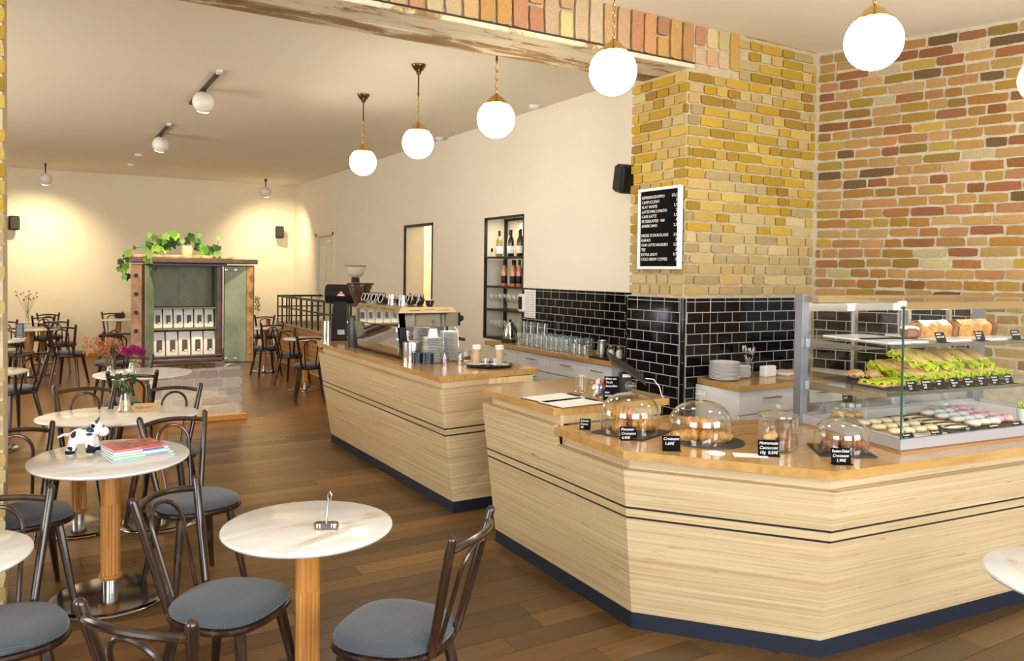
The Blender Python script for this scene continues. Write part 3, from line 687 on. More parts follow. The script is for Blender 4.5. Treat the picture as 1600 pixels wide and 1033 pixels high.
seat((423, 512), (463, 512), 'bentwood chair left of the table by the stair railing', True, ang=R_(-42))
seat((407, 505), (444, 504), 'bentwood chair behind the one left of the railing table', True, ang=R_(5))
seat((398, 492), None, 'bentwood chair right beside the open safe door', True, ang=R_(-10), only='L')
seat((404, 484), (426, 484), 'bentwood chair farthest back on the right, below the wall speaker', False, 0.95)
# ------------------------------------------------------------------ ceiling lamps
def make_pendant(zc, drop):
    t = thing('globe_pendant', '', 'lamp')
    obj('globe', MB().ball((0, 0, 0), 0.135, 28, 16), M['globe'], t, smooth=80)
    obj('gallery', MB().lathe([(0.085, 0.095), (0.088, 0.108), (0.078, 0.122), (0.062, 0.132), (0.05, 0.150), (0.024, 0.168), (0.012, 0.180), (0.0, 0.182)], 24), M['brass'], t)
    b = MB(); z = 0.182; k = 0
    while z < drop-0.26:
        pts = []
        for q in range(10):
            a = 2*pi*q/10; x = 0.008*cos(a); zz = z+0.017+0.019*sin(a); pts.append((x, 0, zz) if k % 2 else (0, x, zz))
        b.tube(pts, 0.0026, 5, closed=True); z += 0.031; k += 1
    b.tube([(0.006, 0, 0.18), (0.004, 0.004, drop-0.2)], 0.002, 5)
    obj('chain', b, M['brass'], t)
    obj('rod', MB().tube([(0, 0, drop-0.27), (0, 0, drop-0.06)], 0.007, 8), M['bronze'], t)
    obj('canopy', MB().lathe([(0.0, drop-0.085), (0.018, drop-0.083), (0.024, drop-0.068), (0.022, drop-0.060), (0.036, drop-0.050), (0.055, drop-0.022), (0.063, drop-0.006), (0.063, drop), (0, drop)], 24), M['bronze'], t)
    return t
PG = 'opal globe pendants'
for (x, y, z, zc, lab) in [(2.778, 7.617, 2.79, ZR, 'farthest opal globe pendant above the coffee counter'), (2.776, 6.26, 2.80, ZR, 'middle opal globe pendant above the coffee counter'),
        (2.775, 4.90, 2.787, ZR, 'opal globe pendant just behind the lintel'), (2.78, 3.57, 2.845, ZC, 'opal globe pendant hanging before the brick lintel'),
        (3.45, 2.40, 2.835, ZC, 'opal globe pendant before the brick corner'), (4.78, 2.26, 2.81, ZC, 'opal globe pendant cut off by the right edge'), (-1.7, 5.7, 2.80, ZR, 'opal globe pendant left of the brick pillar, nearer one'), (-1.7, 8.3, 2.80, ZR, 'opal globe pendant left of the brick pillar, farther one')]:
    make_pendant(zc, zc-z).location = (x, y, z); bpy.context.view_layer.update()
    t = [o for o in C.objects if o.get('category') == 'lamp'][-1]; t['label'] = lab; t['group'] = PG
def spot_lamp(k, track, lab):
    p = SP_AT[k]; d = (Vector(SP_TO[k])-p).normalized()
    t = thing('ceiling_spotlight', lab, 'spotlight', p, 0, 'white ball spotlights'); q = d.to_track_quat('-Z', 'Y').to_euler(); dz = ZR-p.z
    m = q.to_matrix().to_4x4(); r = 0.105
    obj('shade', MB().lathe([(r*sin(pi*j/14), -r*cos(pi*j/14)) for j in range(3, 15)], 24, mtx=m), M['opal'], t, smooth=80)
    obj('bulb', MB().lathe([(0, -0.080), (0.050, -0.082), (0.058, -0.09), (0.0, -0.092)], 16, mtx=m), M['bulb'], t)
    obj('stem', MB().tube([(0, 0, r-0.01), (0, 0, dz-0.03)], 0.010, 8).box((0, 0, dz-0.05), (0.03, 0.09, 0.05)), M['blacksteel'], t)
    if track:
        obj('track', MB().box((0, 0.02, dz-0.012), (0.035, track, 0.024)), M['blacksteel'], t, smooth=0)
        obj('feed_cap', MB().box((0, -track/2-0.03, dz-0.012), (0.04, 0.10, 0.026)), M['lacquer'], t, smooth=0)
    return t
spot_lamp(0, 1.55, 'white ball spotlight on the black track nearest us'); spot_lamp(1, 1.5, 'white ball spotlight on the second black track')
spot_lamp(2, 0, 'lit ball spotlight at the back wall, left end'); spot_lamp(3, 0, 'lit ball spotlight at the back wall, right end')
spot_lamp(4, 0, 'ball spotlight behind the left pillar')
for (px, py, nm, lab) in [(835, 165, 'ceiling_vent', 'round white ceiling disc beside the nearer globe lamps'), (687, 215, 'ceiling_vent', 'round white ceiling disc between the two farther globe lamps'), (217, 241, 'smoke_detector', 'small white smoke detector on the rear ceiling, nearer one'), (205, 256, 'smoke_detector', 'small white smoke detector on the rear ceiling, farther one')]:
    p = az(px, py, ZR); tag(obj(nm, MB().lathe([(0, -0.035), (0.045, -0.034), (0.055, -0.02), (0.062, 0), (0, 0)], 20), M['lacquer'], None, (p.x, p.y, ZR)), lab, 'detector' if nm == 'smoke_detector' else 'vent')
def speaker(loc, rz, lab, sc=1.0):
    t = thing('wall_speaker', lab, 'speaker', loc, rz)
    obj('cabinet', MB().box((0, 0, 0), (0.17, 0.15, 0.25), bev=0.02), M['black'], t)
    obj('grille', MB().box((0, -0.078, 0), (0.14, 0.012, 0.21), bev=0.004), paint((0.02, 0.02, 0.022), 0.8), t)
    obj('bracket', MB().tube([(0, 0.06, -0.02), (0, 0.17, -0.02)], 0.014, 8), M['blacksteel'], t)
    return t
speaker((-0.44, 16.64, 2.46), 0.25, 'black speaker on the back wall, left of the safe'); speaker((4.26, 16.64, 2.47), -0.25, 'black speaker on the back wall, right of the safe')
sp = speaker((4.44, 5.50, 2.54), (0.0, 0.22, -pi/2-0.2), 'black speaker behind the brick pillar edge')
tag(obj('light_switch', MB().box((XW-0.006, 12.6, 2.73), (0.012, 0.14, 0.14), bev=0.003), M['plaster_cool']), 'small pale wall plate high on the side wall', 'wall plate')

# ------------------------------------------------------------------ menu board on the pillar
mbd = thing('menu_board', 'black letter board with white prices in a white frame on the brick pillar', 'menu board', (0, 0, 0))
ya, yb2 = ax(1001, 300, XP-0.02).y, ax(1066, 300, XP-0.02).y; zt, zb_ = ax(1063, 289, XP-0.02).z, ax(1060, 421, XP-0.02).z
W_, H_ = ya-yb2, zt-zb_; yc = (ya+yb2)/2; zc = (zt+zb_)/2
obj('backing', MB().box((XP-0.022, yc, zc), (0.02, W_-0.02, H_-0.02)), M['board'], mbd, smooth=0)
fb = 0.022
for a, b in (((yc, zt-fb/2), (W_, fb)), ((yc, zb_+fb/2), (W_, fb)), ((ya-fb/2, zc), (fb, H_-2*fb)), ((yb2+fb/2, zc), (fb, H_-2*fb))):
    obj('frame_bar', MB().box((XP-0.027, a[0], a[1]), (0.038, b[0], b[1]), bev=0.003), M['lacquer'], mbd, smooth=0)
mt = Matrix.Translation((XP-0.0325, ya-0.034, zt-0.078)) @ Matrix(((0, 0, -1, 0), (-1, 0, 0, 0), (0, 1, 0, 0), (0, 0, 0, 1)))
n_l = 14.2; lh = (H_-0.10)/n_l; sz = lh/1.0*0.86
MENU = [('ESPRESSO/DOPPIO', '2/2,5'), ('CAPPUCCINO', '3'), ('FLAT WHITE', '3,3'), ('LATTE MACCHIATO', '3'), ('CAFE LATTE', '3,5'), ('FILTERKAFFEE  V60', '4'), ('AMERICANO', '2,5'), None,
        ('HEISSE SCHOKOLADE', '3,5'), ('KAKAO', '3'), ('CHAI LATTE HAUSGEM.', '3,5'), ('TEE', '3'), ('EXTRA SHOT', '0,7'), ('COLD BREW COFFEE', '3')]
lettering(mbd, MENU, sz, M['ink'], mt, dy=lh/sz, width=(W_-0.068)*0.76, right=W_-0.068)

# ------------------------------------------------------------------ wine shelf in the side wall
sh = thing('wall_shelf', 'black framed wall shelf with bottles and stemmed glasses above the kettle', 'shelf', (0, 0, 0))
y0, y1, z0, z1 = N1; f = MB()
for xx in (XW+0.015, XW+0.295):
    f.box((xx, y0+0.014, (z0+z1)/2), (0.03, 0.028, z1-z0)).box((xx, y1-0.014, (z0+z1)/2), (0.03, 0.028, z1-z0)).box((xx, (y0+y1)/2, z1-0.014), (0.03, y1-y0, 0.028)).box((xx, (y0+y1)/2, z0+0.014), (0.03, y1-y0, 0.028))
f.box((XW+0.155, (y0+y1)/2, z0+0.008), (0.28, y1-y0, 0.016))
obj('frame', f, M['blacksteel'], sh, smooth=0)
obj('rear_upright', MB().box((XW+0.30, y0+0.22, (z0+z1)/2), (0.03, 0.035, z1-z0)), M['blacksteel'], sh, smooth=0)
SZ = [ax(762.7, yy, XW).z for yy in (402.5, 447.8, 483.6)]
for z in SZ: obj('shelf_board', MB().box((XW+0.15, (y0+y1)/2, z), (0.29, y1-y0-0.072, 0.022)), M['blacksteel'], sh, smooth=0)
lamp('shelf_light', 'AREA', (XW+0.15, 7.94, z1-0.05), 5, (1, 0.85, 0.62), (XW+0.15, 7.94, 0), 0.6, 0.1)
def make_bottle(glass, label, cap, h=0.31, lab=None, r=0.037):
    t = thing('wine_bottle', '', 'bottle')
    k = h/0.31
    obj('glass_body', MB().lathe([(0, 0.0), (r*0.9, 0.0), (r, 0.006), (r, 0.175*k), (r*0.92, 0.195*k), (0.017, 0.235*k), (0.0135, 0.25*k), (0.0135, 0.30*k), (0, 0.30*k)], 18), glass, t)
    obj('bottle_label', MB().lathe([(r+0.0008, 0.035*k), (r+0.0012, 0.036*k), (r+0.0012, 0.12*k), (r+0.0008, 0.121*k)], 18), label, t)
    obj('capsule', MB().lathe([(0.0145, 0.245*k), (0.0150, 0.29*k), (0.0155, 0.292*k), (0.0155, 0.31*k), (0, 0.31*k)], 14), cap, t)
    return t
gg = lambda c: paint(c, 0.08, 0, 0.6)
BT = [('yg', gg((0.22, 0.20, 0.03)), M['paper'], M['black']), ('clear', gg((0.55, 0.53, 0.45)), paint((0.75, 0.7, 0.65)), M['black']), ('dark', gg((0.012, 0.012, 0.01)), M['paper'], M['black']), ('red', gg((0.40, 0.03, 0.02)), M['paper'], M['black']),
      ('rose', gg((0.62, 0.22, 0.10)), M['black'], M['black']), ('green', gg((0.02, 0.12, 0.03)), paint((0.5, 0.6, 0.4)), M['black'])]
KB = {k: Kind(make_bottle(a, b, c)) for k, a, b, c in BT}
BG = 'bottles on the wall shelf'
for k, dx, yy, s, lab in [('yg', 0.10, 8.20, 1, 'yellow-green wine bottle with white label, leftmost on the top shelf'), ('clear', 0.13, 8.00, 1, 'clear spirits bottle with a pink foot on the top shelf'), ('dark', 0.08, 7.895, 1, 'dark wine bottle with white label in the middle of the top shelf'),
        ('red', 0.14, 7.80, 0.98, 'red liqueur bottle on the top shelf'), ('dark', 0.08, 7.68, 1.0, 'dark wine bottle with white label at the right of the top shelf'), ('dark', 0.20, 7.60, 1.0, 'dark wine bottle rearmost right on the top shelf')]:
    KB[k].put((XW+dx, yy, SZ[0]+0.011), 0, lab, BG, s)
for k, dx, yy, lab in [('rose', 0.09, 8.06, 'rose wine bottle with black label, leftmost on the second shelf'), ('dark', 0.20, 8.00, 'dark bottle behind the leftmost rose wine'), ('rose', 0.08, 7.84, 'rose wine bottle in the middle of the second shelf'), ('rose', 0.10, 7.73, 'rose wine bottle right of the middle one on the second shelf'), ('dark', 0.2, 7.72, 'dark bottle standing behind the rose wines on the right'), ('green', 0.10, 7.60, 'green bottle at the right end of the second shelf')]:
    KB[k].put((XW+dx, yy, SZ[1]+0.011), 0, lab, BG)
tag(obj('price_card', MB().box((XW+0.05, 8.285, SZ[0]+0.06), (0.004, 0.07, 0.10)), M['paper']), 'white card with a black dot beside the leftmost bottle', 'card')
obj('dot', MB().lathe([(0, 0), (0.025, 0), (0.025, 0.002), (0, 0.002)], 16, mtx=Matrix.Translation((XW+0.047, 8.285, SZ[0]+0.09)) @ Matrix.Rotation(-pi/2, 4, 'Y')), M['black'], C.objects['price_card'])
wine = thing('wine_glass', '', 'glass')
obj('bowl', MB().lathe([(0.004, 0.085), (0.02, 0.092), (0.034, 0.115), (0.037, 0.145), (0.032, 0.185), (0.031, 0.185), (0.036, 0.145), (0.033, 0.117), (0.019, 0.095), (0, 0.088)], 16), M['glass'], wine)
obj('stem', MB().lathe([(0, 0), (0.034, 0.0), (0.033, 0.003), (0.006, 0.008), (0.0035, 0.02), (0.0035, 0.08), (0, 0.087)], 14), M['glass'], wine)
KW = Kind(wine)
for zz, nm in ((SZ[2]+0.011, 'third'), (z0+0.036, 'bottom')):
    for r in range(2):
        for q in range(7): KW.put((XW+0.06+0.10*r, 8.30-0.105*q-0.03*r, zz), 0, 'clear stemmed glass, %s from the left, %s wall shelf board, %s row' % (ORD[q], nm, ('front', 'rear')[r]), 'stemmed glasses')

# ------------------------------------------------------------------ things on the back worktop (z .945)
ZB = 0.945
ket = thing('kettle', 'brushed steel electric kettle on a black base at the worktop end', 'kettle', (4.33, 7.28, ZB), -1.9)
obj('base', MB().lathe([(0, 0), (0.088, 0), (0.09, 0.01), (0.086, 0.03), (0.078, 0.036), (0, 0.036)], 28), M['black'], ket)
obj('body', MB().lathe([(0, 0.037), (0.076, 0.037), (0.079, 0.06), (0.074, 0.12), (0.062, 0.175), (0.048, 0.205), (0.03, 0.215), (0, 0.217)], 32), M['steel'], ket)
obj('lid_knob', MB().lathe([(0.012, 0.214), (0.010, 0.225), (0.018, 0.232), (0.016, 0.243), (0, 0.246)], 16), M['black'], ket)
obj('handle', MB().tube([(0.05, 0, 0.21), (0.09, 0, 0.215), (0.118, 0, 0.18), (0.12, 0, 0.11), (0.10, 0, 0.065), (0.074, 0, 0.06)], 0.011, 8), M['black'], ket)
obj('gauge', MB().box((0.0, -0.071, 0.12), (0.022, 0.012, 0.10), bev=0.006), M['black'], ket)
obj('spout', MB().tube([(-0.055, 0, 0.16), (-0.085, 0, 0.195), (-0.098, 0, 0.207)], [0.022, 0.013, 0.010], 10), M['steel'], ket)
def make_tumbler(r0=0.032, r1=0.038, h=0.12, n=14):
    return MB().lathe([(0, 0), (r0, 0), (r1, h), (r1-0.0022, h), (r0-0.002, 0.012), (0, 0.012)], n)
tum = make_tumbler().mesh('drinking_glass'); tum.materials.append(M['glass2'])
tum2 = make_tumbler(0.030, 0.036, 0.09).mesh('drinking_glass'); tum2.materials.append(M['glass2'])
for r in range(5):
    for q in range(11):
        o = obj('drinking_glass', tum, None, None, (4.28+0.072*r, 7.02-0.088*q-0.04*(r % 2), ZB)); tag(o, 'clear tumbler %s from the kettle, %s row from the worktop edge' % (ORD[q], ORD[r]), 'glass', 'tumblers in rows')
for q in range(4):
    o = obj('drinking_glass', tum, None, None, (4.31+0.012, 6.98-0.13*q, ZB+0.1205)); tag(o, 'clear tumbler stacked on top of the others, %s from the kettle' % ORD[q], 'glass', 'tumblers stacked on top')
for q in range(3):
    o = obj('drinking_glass', tum2, None, None, (4.25, 5.98-0.085*q, ZB)); tag(o, 'short tumbler at the right front end of the glass rows, %s from the left' % ORD[q], 'glass', 'short tumblers')
dt = tag(obj('drip_tray', MB().box((4.38, 5.50, ZB+0.008), (0.34, 0.40, 0.016), bev=0.004), M['black']), 'flat black tray at the right end of the back worktop', 'tray')
jug = thing('steel_shaker', 'shiny steel milk jug among the glasses on the black tray', 'jug', (4.30, 5.62, ZB+0.016))
obj('body', MB().lathe([(0, 0), (0.045, 0), (0.048, 0.02), (0.040, 0.10), (0.044, 0.14), (0.042, 0.14), (0.038, 0.10), (0, 0.03)], 24), M['steel'], jug)
obj('handle', MB().tube([(0.042, 0, 0.13), (0.075, 0, 0.12), (0.078, 0, 0.06), (0.045, 0, 0.03)], 0.006, 8), M['steel'], jug)
for k, (x, y) in enumerate([(4.28, 5.46), (4.33, 5.40), (4.29, 5.36)]):
    s = thing('milk_bottle', '%s small glass shaker with white filling on the black tray' % ('left', 'middle', 'right')[k], 'shaker', (x, y, ZB+0.016))
    obj('glass_body', MB().lathe([(0, 0), (0.028, 0), (0.03, 0.05), (0.02, 0.085), (0.02, 0.10), (0, 0.10)], 16), M['glass'], s)
    obj('filling', MB().lathe([(0, 0.003), (0.025, 0.003), (0.027, 0.045), (0.022, 0.07), (0, 0.07)], 16), paint((0.75, 0.68, 0.6), 0.6), s)
    obj('cap', MB().lathe([(0.021, 0.098), (0.022, 0.115), (0, 0.12)], 16), M['steel'], s)
pl = thing('paper_list', 'white printed paper list hanging on the black tiles', 'paper', (0, 0, 0))
pa, pb = ax(818, 475, XW-0.03), ax(835.5, 475, XW-0.03); zt_, zb2 = ax(820, 452.5, XW-0.03).z, ax(820, 496, XW-0.03).z
obj('sheet', MB().box((XW-0.018, (pa.y+pb.y)/2, (zt_+zb2)/2), (0.002, pa.y-pb.y, zt_-zb2)), M['paper'], pl, smooth=0)
obj('printed_lines', MB(), None, pl) if False else None
pm_ = MB()
for k in range(11):
    for q in (0.28, 0.72): pm_.box((XW-0.0195, pb.y+(pa.y-pb.y)*q, zt_-0.03-(zt_-zb2-0.05)*k/10), (0.001, (pa.y-pb.y)*0.34, 0.006))
obj('printed_lines', pm_, paint((0.35, 0.35, 0.35), 0.8), pl, smooth=0)
tag(obj('wall_box', MB().box((XW-0.03, 7.44, 1.36), (0.06, 0.12, 0.20), bev=0.015), M['lacquer']), 'white wall box with dark front beside the hanging paper list', 'dispenser')
obj('dark_front', MB().box((XW-0.063, 7.44, 1.36), (0.008, 0.07, 0.14), bev=0.003), M['black'], C.objects['wall_box'])

# ------------------------------------------------------------------ corner worktop: plates, cutlery jar
def plate_mesh(r, h=0.011):
    return MB().lathe([(0, 0), (r*0.58, 0), (r*0.62, 0.002), (r*0.98, h+0.004), (r, h+0.007), (r*0.985, h+0.008), (r*0.62, 0.0065), (0, 0.006)], 32)
def stack(mesh, m, n, p, step, label, group, name, cat, j=0.0015):
    me = mesh.mesh(name); me.materials.append(m)
    for k in range(n):
        o = obj(name, me, None, None, (p[0]+rnd.uniform(-j, j), p[1]+rnd.uniform(-j, j), p[2]+k*step)); i = n-1-k
        tag(o, label % (ORD[i] if i < len(ORD) else 'next'), cat, group)
pA = az(1121, 585, ZB); pB = az(1158, 586, ZB)
stack(plate_mesh(0.108), M['white'], 14, (4.205, 4.05, ZB), 0.0088, 'large white plate, %s from the top of the taller stack', 'large plates stack', 'dinner_plate', 'plate')
stack(plate_mesh(0.084), M['white'], 9, (4.405, 4.10, ZB), 0.0088, 'smaller white plate, %s from the top of the lower stack', 'small plates stack', 'dessert_plate', 'plate')
cj = thing('cutlery_jar', 'small glass jar of steel spoons behind the plate stacks', 'jar', (4.535, 4.13, ZB))
obj('jar', make_tumbler(0.035, 0.04, 0.11, 20), M['glass'], cj)
for k in range(9):
    a = 2*pi*k/9; h = rnd.uniform(0.17, 0.21); d = Vector((0.035*cos(a), 0.035*sin(a), 0))
    b = MB().tube([Vector((0, 0, 0.014))+d*-0.3, d*0.9+Vector((0, 0, h*0.75))], 0.003, 5); b.ball(d*1.15+Vector((0, 0, h)), 0.013, 8, 6, sq=(0.9, 0.4, 1.9))
    tag(obj('spoon', b, M['steel'], None, (4.535, 4.13, ZB)), 'steel spoon standing upright in the glass cutlery jar', 'spoon', 'spoons in the jar')
tag(obj('napkin_block', MB().box((4.665, 4.06, ZB+0.04), (0.13, 0.06, 0.08), 0.1, bev=0.006), M['paper']), 'block of white napkins right of the cutlery jar', 'napkins')
tag(obj('cloth', MB().box((4.88, 4.08, ZB+0.013), (0.22, 0.18, 0.026), 0.2, bev=0.01), paint((0.7, 0.64, 0.55), 0.9)), 'folded pale cloth on the corner worktop', 'cloth')
# ------------------------------------------------------------------ glass vitrine on the cake counter
ZT = 0.88
CA = Vector((3.436, 2.201, 0)); CU = Vector((0.9947, -0.1030, 0)); CV = Vector((0.2246, 0.9744, 0)); CL = 0.74; CW = 1.50
def cp(s, t, z): p = CA+CU*s+CV*t; return Vector((p.x, p.y, z))
def cpoly(s0, s1, t0, t1): return [tuple(cp(s, t, 0)[:2]) for s, t in ((s0, t0), (s1, t0), (s1, t1), (s0, t1))]
CRZ = atan2(CU.y, CU.x)
vt = thing('cake_vitrine', 'glass display case with steel post, filled with sandwiches, loaf cakes and pastries', 'display case', (0, 0, 0))
obj('wood_sill', MB().prism(cpoly(-0.015, CW+0.015, -0.015, CL+0.01), ZT, ZT+0.006), paint(lin(170, 120, 70), 0.4), vt, smooth=0)
obj('base_tray', MB().prism(cpoly(0, CW, 0, CL), ZT+0.0065, ZT+0.012), M['steel'], vt, smooth=0)
rm = MB()
for s0, s1, t0, t1 in ((0, CW, 0, 0.018), (0, CW, CL-0.02, CL), (0, 0.018, 0.018, CL-0.02), (CW-0.018, CW, 0.018, CL-0.02)): rm.prism(cpoly(s0, s1, t0, t1), ZT+0.0125, ZT+0.062)
obj('base_rim', rm, paint((0.55, 0.55, 0.60), 0.35, 0.6), vt, smooth=0)
obj('display_floor', MB().prism(cpoly(0.02, CW-0.02, 0.02, CL-0.022), ZT+0.0125, ZT+0.045), M['lacquer'], vt, smooth=0)
ZG = 1.585
def pane(nm, s0, s1, t0, t1, z0=ZT+0.063, z1=ZG):
    o = obj(nm, MB().prism(cpoly(s0, s1, t0, t1), z0, z1), M['pane'], vt, smooth=0); return o
pane('front_pane', 0.0, CW, 0.0, 0.006); pane('left_pane', 0.0, 0.006, 0.008, CL-0.05); pane('right_pane', CW-0.006, CW, 0.008, CL-0.05)
obj('corner_edge', MB().prism(cpoly(-0.003, 0.004, -0.003, 0.004), ZT+0.063, ZG), M['glassedge'], vt, smooth=0)
obj('corner_clip', MB().prism(cpoly(-0.03, 0.012, -0.005, 0.012), ZG-0.02, ZG+0.004), M['lacquer'], vt, smooth=0)
obj('post', MB().prism(cpoly(-0.02, 0.03, CL-0.045, CL+0.015), ZT+0.006, 1.60), M['post'], vt, smooth=0)
obj('post', MB().prism(cpoly(CW-0.03, CW+0.02, CL-0.045, CL+0.015), ZT+0.006, 1.60), M['post'], vt, smooth=0)
obj('top_glass', MB().prism(cpoly(0.0, CW, 0.007, CL-0.12), ZG-0.003, ZG+0.003), M['pane'], vt, smooth=0)
obj('top_rail', MB().prism(cpoly(0.03, CW, CL-0.12, CL), ZG-0.03, ZG+0.010), paint(lin(176, 150, 110), 0.4, 0.6), vt, smooth=0)
obj('front_rail', MB().prism(cpoly(0.01, CW-0.01, 0.0065, 0.03), ZG-0.035, ZG-0.0035), paint(lin(176, 140, 92), 0.3, 0.5), vt, smooth=0)
obj('light_strip', MB().prism(cpoly(0.04, CW-0.04, 0.034, 0.052), ZG-0.025, ZG-0.014), M['led'], vt, smooth=0)
ZS = (1.14, 1.37)
for z in ZS:
    obj('glass_shelf', MB().prism(cpoly(0.012, CW-0.012, 0.10, CL-0.05), z-0.004, z+0.004), M['pane'], vt, smooth=0)
    obj('shelf_rail', MB().prism(cpoly(0.012, CW-0.012, 0.088, 0.099), z-0.012, z+0.006), M['steel_dark'], vt, smooth=0)
    for s in (0.008, CW-0.013):
        p = [cp(s, 0.10, z-0.013), cp(s, CL-0.05, z-0.013), cp(s, CL-0.05, z-0.06), cp(s, 0.30, z-0.04)]; q = [v+CU*0.004 for v in p]
        obj('bracket', MB().add(p+q, [(0, 1, 2, 3), (7, 6, 5, 4), (0, 4, 5, 1), (1, 5, 6, 2), (2, 6, 7, 3), (3, 7, 4, 0)]), M['steel'], vt, smooth=0)
for s in (0.0, 0.36, 0.74, 0.80, 1.16):
    obj('rear_upright', MB().prism(cpoly(s+0.035, s+0.062, CL-0.03, CL-0.005), ZT+0.063, ZG-0.031), M['steel'], vt, smooth=0)
for z in (ZT+0.085, ZG-0.06): obj('rear_rail', MB().prism(cpoly(0.03, CW-0.03, CL-0.004, CL+0.006), z-0.022, z+0.022), M['steel'], vt, smooth=0)
for s0, s1 in ((0.063, 0.394), (0.423, 0.773)): pane('rear_door', s0, s1, CL-0.020, CL-0.014, ZT+0.10, ZG-0.09)

# little black price cards: a leaning card, a foot, chalk lettering
def card(p, rz, lines, label, w=0.075, h=0.052, tilt=20, foot=True, sz=None, group=None, cat='price card'):
    t = thing('price_card', label, cat, p, rz, group); m = Matrix.Rotation(radians(-tilt), 4, 'X')
    obj('card', MB().box((0, 0, h/2+0.004), (w, 0.003, h), mtx=m), M['board'], t, smooth=0)
    if foot: obj('foot', MB().box((0, -0.005 if tilt >= 0 else 0.004, 0.0015), (w, 0.035, 0.003)), M['board'], t, smooth=0)
    n = len(lines); sz = sz or min(h/(n*1.15+0.3), 0.02)
    f = m @ Matrix.Translation((-w*0.44, -0.0017, h+0.002-sz*0.95)) @ Matrix.Rotation(pi/2, 4, 'X')
    o = lettering(t, lines, sz, M['ink'], f, shear=0.25, dy=1.12, width=w*0.88); o['kind'] = 'stuff'
    return t
FACE = lambda p: atan2(p[1], p[0])-pi/2                     # turned to the customers' side
FR_B = atan2(2.137-2.870, 2.888-2.335)
# trays and food
CRUST = mottled('golden_crust', (0.30, 0.10, 0.016), (0.62, 0.30, 0.07), 26, 0.45); CRUST2 = mottled('pale_crust', (0.50, 0.27, 0.08), (0.72, 0.47, 0.18), 30, 0.55)
DARKCRUST = mottled('dark_crust', (0.10, 0.03, 0.008), (0.30, 0.11, 0.03), 30, 0.5); LETT = mottled('lettuce', (0.36, 0.52, 0.012), (0.72, 0.74, 0.05), 30, 0.5)
CHEESE = paint((0.85, 0.58, 0.06), 0.5); SUGAR = mottled('icing_sugar', (0.72, 0.66, 0.60), (0.86, 0.84, 0.82), 40, 0.8); HAM = paint((0.75, 0.36, 0.28), 0.5)
PINK = mottled('pink_icing', (0.75, 0.32, 0.42), (0.85, 0.50, 0.58), 30, 0.4); CREAM = mottled('cream_biscuit', (0.70, 0.55, 0.30), (0.84, 0.74, 0.52), 26, 0.6); CHOC = paint((0.05, 0.018, 0.008), 0.4)
def tray(s0, s1, t0, t1, z, label, m=None, th=0.008):
    return tag(obj('serving_tray', MB().prism(cpoly(s0, s1, t0, t1), z, z+th), m or M['slate'], None, smooth=0), label, 'tray')
tray(0.06, 0.42, 0.14, 0.60, ZS[0]+0.005, 'left dark slate tray on the middle vitrine shelf'); tray(0.43, 1.0, 0.14, 0.60, ZS[0]+0.005, 'long dark slate tray under the row of lettuce sandwiches')
tray(0.05, 0.34, 0.14, 0.60, ZS[1]+0.005, 'white serving tray at the left of the top vitrine shelf', M['white']); tray(0.47, 0.74, 0.14, 0.55, ZS[1]+0.005, 'white tray below the left loaf cake', M['white']); tray(0.75, 1.08, 0.14, 0.55, ZS[1]+0.005, 'white tray below the right loaf cake', M['white'])
tag(obj('cake_knife', MB().box(cp(0.20, 0.30, ZS[1]+0.0165), (0.30, 0.03, 0.006), CRZ-0.1, bev=0.002), M['black']), 'long black knife lying on the white top tray', 'knife')
def frill(rx, ry, amp, n=40, seed=0):
    q = random.Random(seed); b = MB()
    for ring, (k, z) in enumerate(((0.2, 0.006), (0.8, 0.004), (1.0, 0.0), (1.12, -0.004))):
        for i in range(n):
            a = 2*pi*i/n; w = amp*sin(a*11+seed)*k*k+q.uniform(-1, 1)*amp*0.6*k
            b.v.append((rx*k*cos(a)*(1+q.uniform(-0.04, 0.04)), ry*k*sin(a)*(1+q.uniform(-0.04, 0.04)), z+w))
    for r in range(3):
        for i in range(n): j = (i+1) % n; b.f.append((r*n+i, r*n+j, (r+1)*n+j, (r+1)*n+i))
    b.f.append(tuple(range(n-1, -1, -1))); return b
def sandwich():
    t = thing('lettuce_sandwich', '', 'sandwich')
    obj('lower_roll', MB().ball((0, 0, 0.012), 1, 18, 8, sq=(0.040, 0.088, 0.013)), CRUST2, t, smooth=80)
    obj('cheese_slice', MB().box((0.004, -0.004, 0.026), (0.082, 0.14, 0.004), 0.15), CHEESE, t, smooth=0)
    obj('lettuce_leaf', frill(0.052, 0.105, 0.009, seed=3).add([], []), LETT, t, (0, 0, 0.034), smooth=60)
    obj('lettuce_leaf', frill(0.048, 0.10, 0.010, seed=8), LETT, t, (0.002, -0.004, 0.044), 0.5*0.2, smooth=60)
    obj('upper_roll', MB().ball((0, 0, 0.052), 1, 18, 8, sq=(0.036, 0.082, 0.020)), CRUST2, t, (0, 0.012, 0), smooth=80)
    return t
KS = Kind(sandwich()); SL = ['leftmost', 'second from the left', 'third from the left', 'fourth from the left', 'fifth from the left', 'sixth from the left', 'seventh from the left', 'rightmost']
for k in range(8):
    s = 0.37+0.088*k
    KS.put(cp(s, 0.26+0.01*(k % 2), ZS[0]+0.013), (CRZ+rnd.uniform(-0.12, 0.12), 0) [0], 'lettuce and cheese roll in the front row of the middle shelf, %s' % SL[k], 'lettuce rolls')
    KS.put(cp(s+0.03, 0.44, ZS[0]+0.013), (0.10, 0, CRZ+rnd.uniform(-0.15, 0.15)), 'lettuce and cheese roll in the rear row of the middle shelf, %s' % SL[k], 'lettuce rolls', 1.3)
for k in range(5):
    KS.put(cp(0.44+0.12*k, 0.35, ZS[0]+0.075), (0.25, 0.1, CRZ+rnd.uniform(-0.4, 0.4)), 'lettuce roll piled on top of the others, %s of the pile' % SL[k], 'lettuce rolls', 1.2)
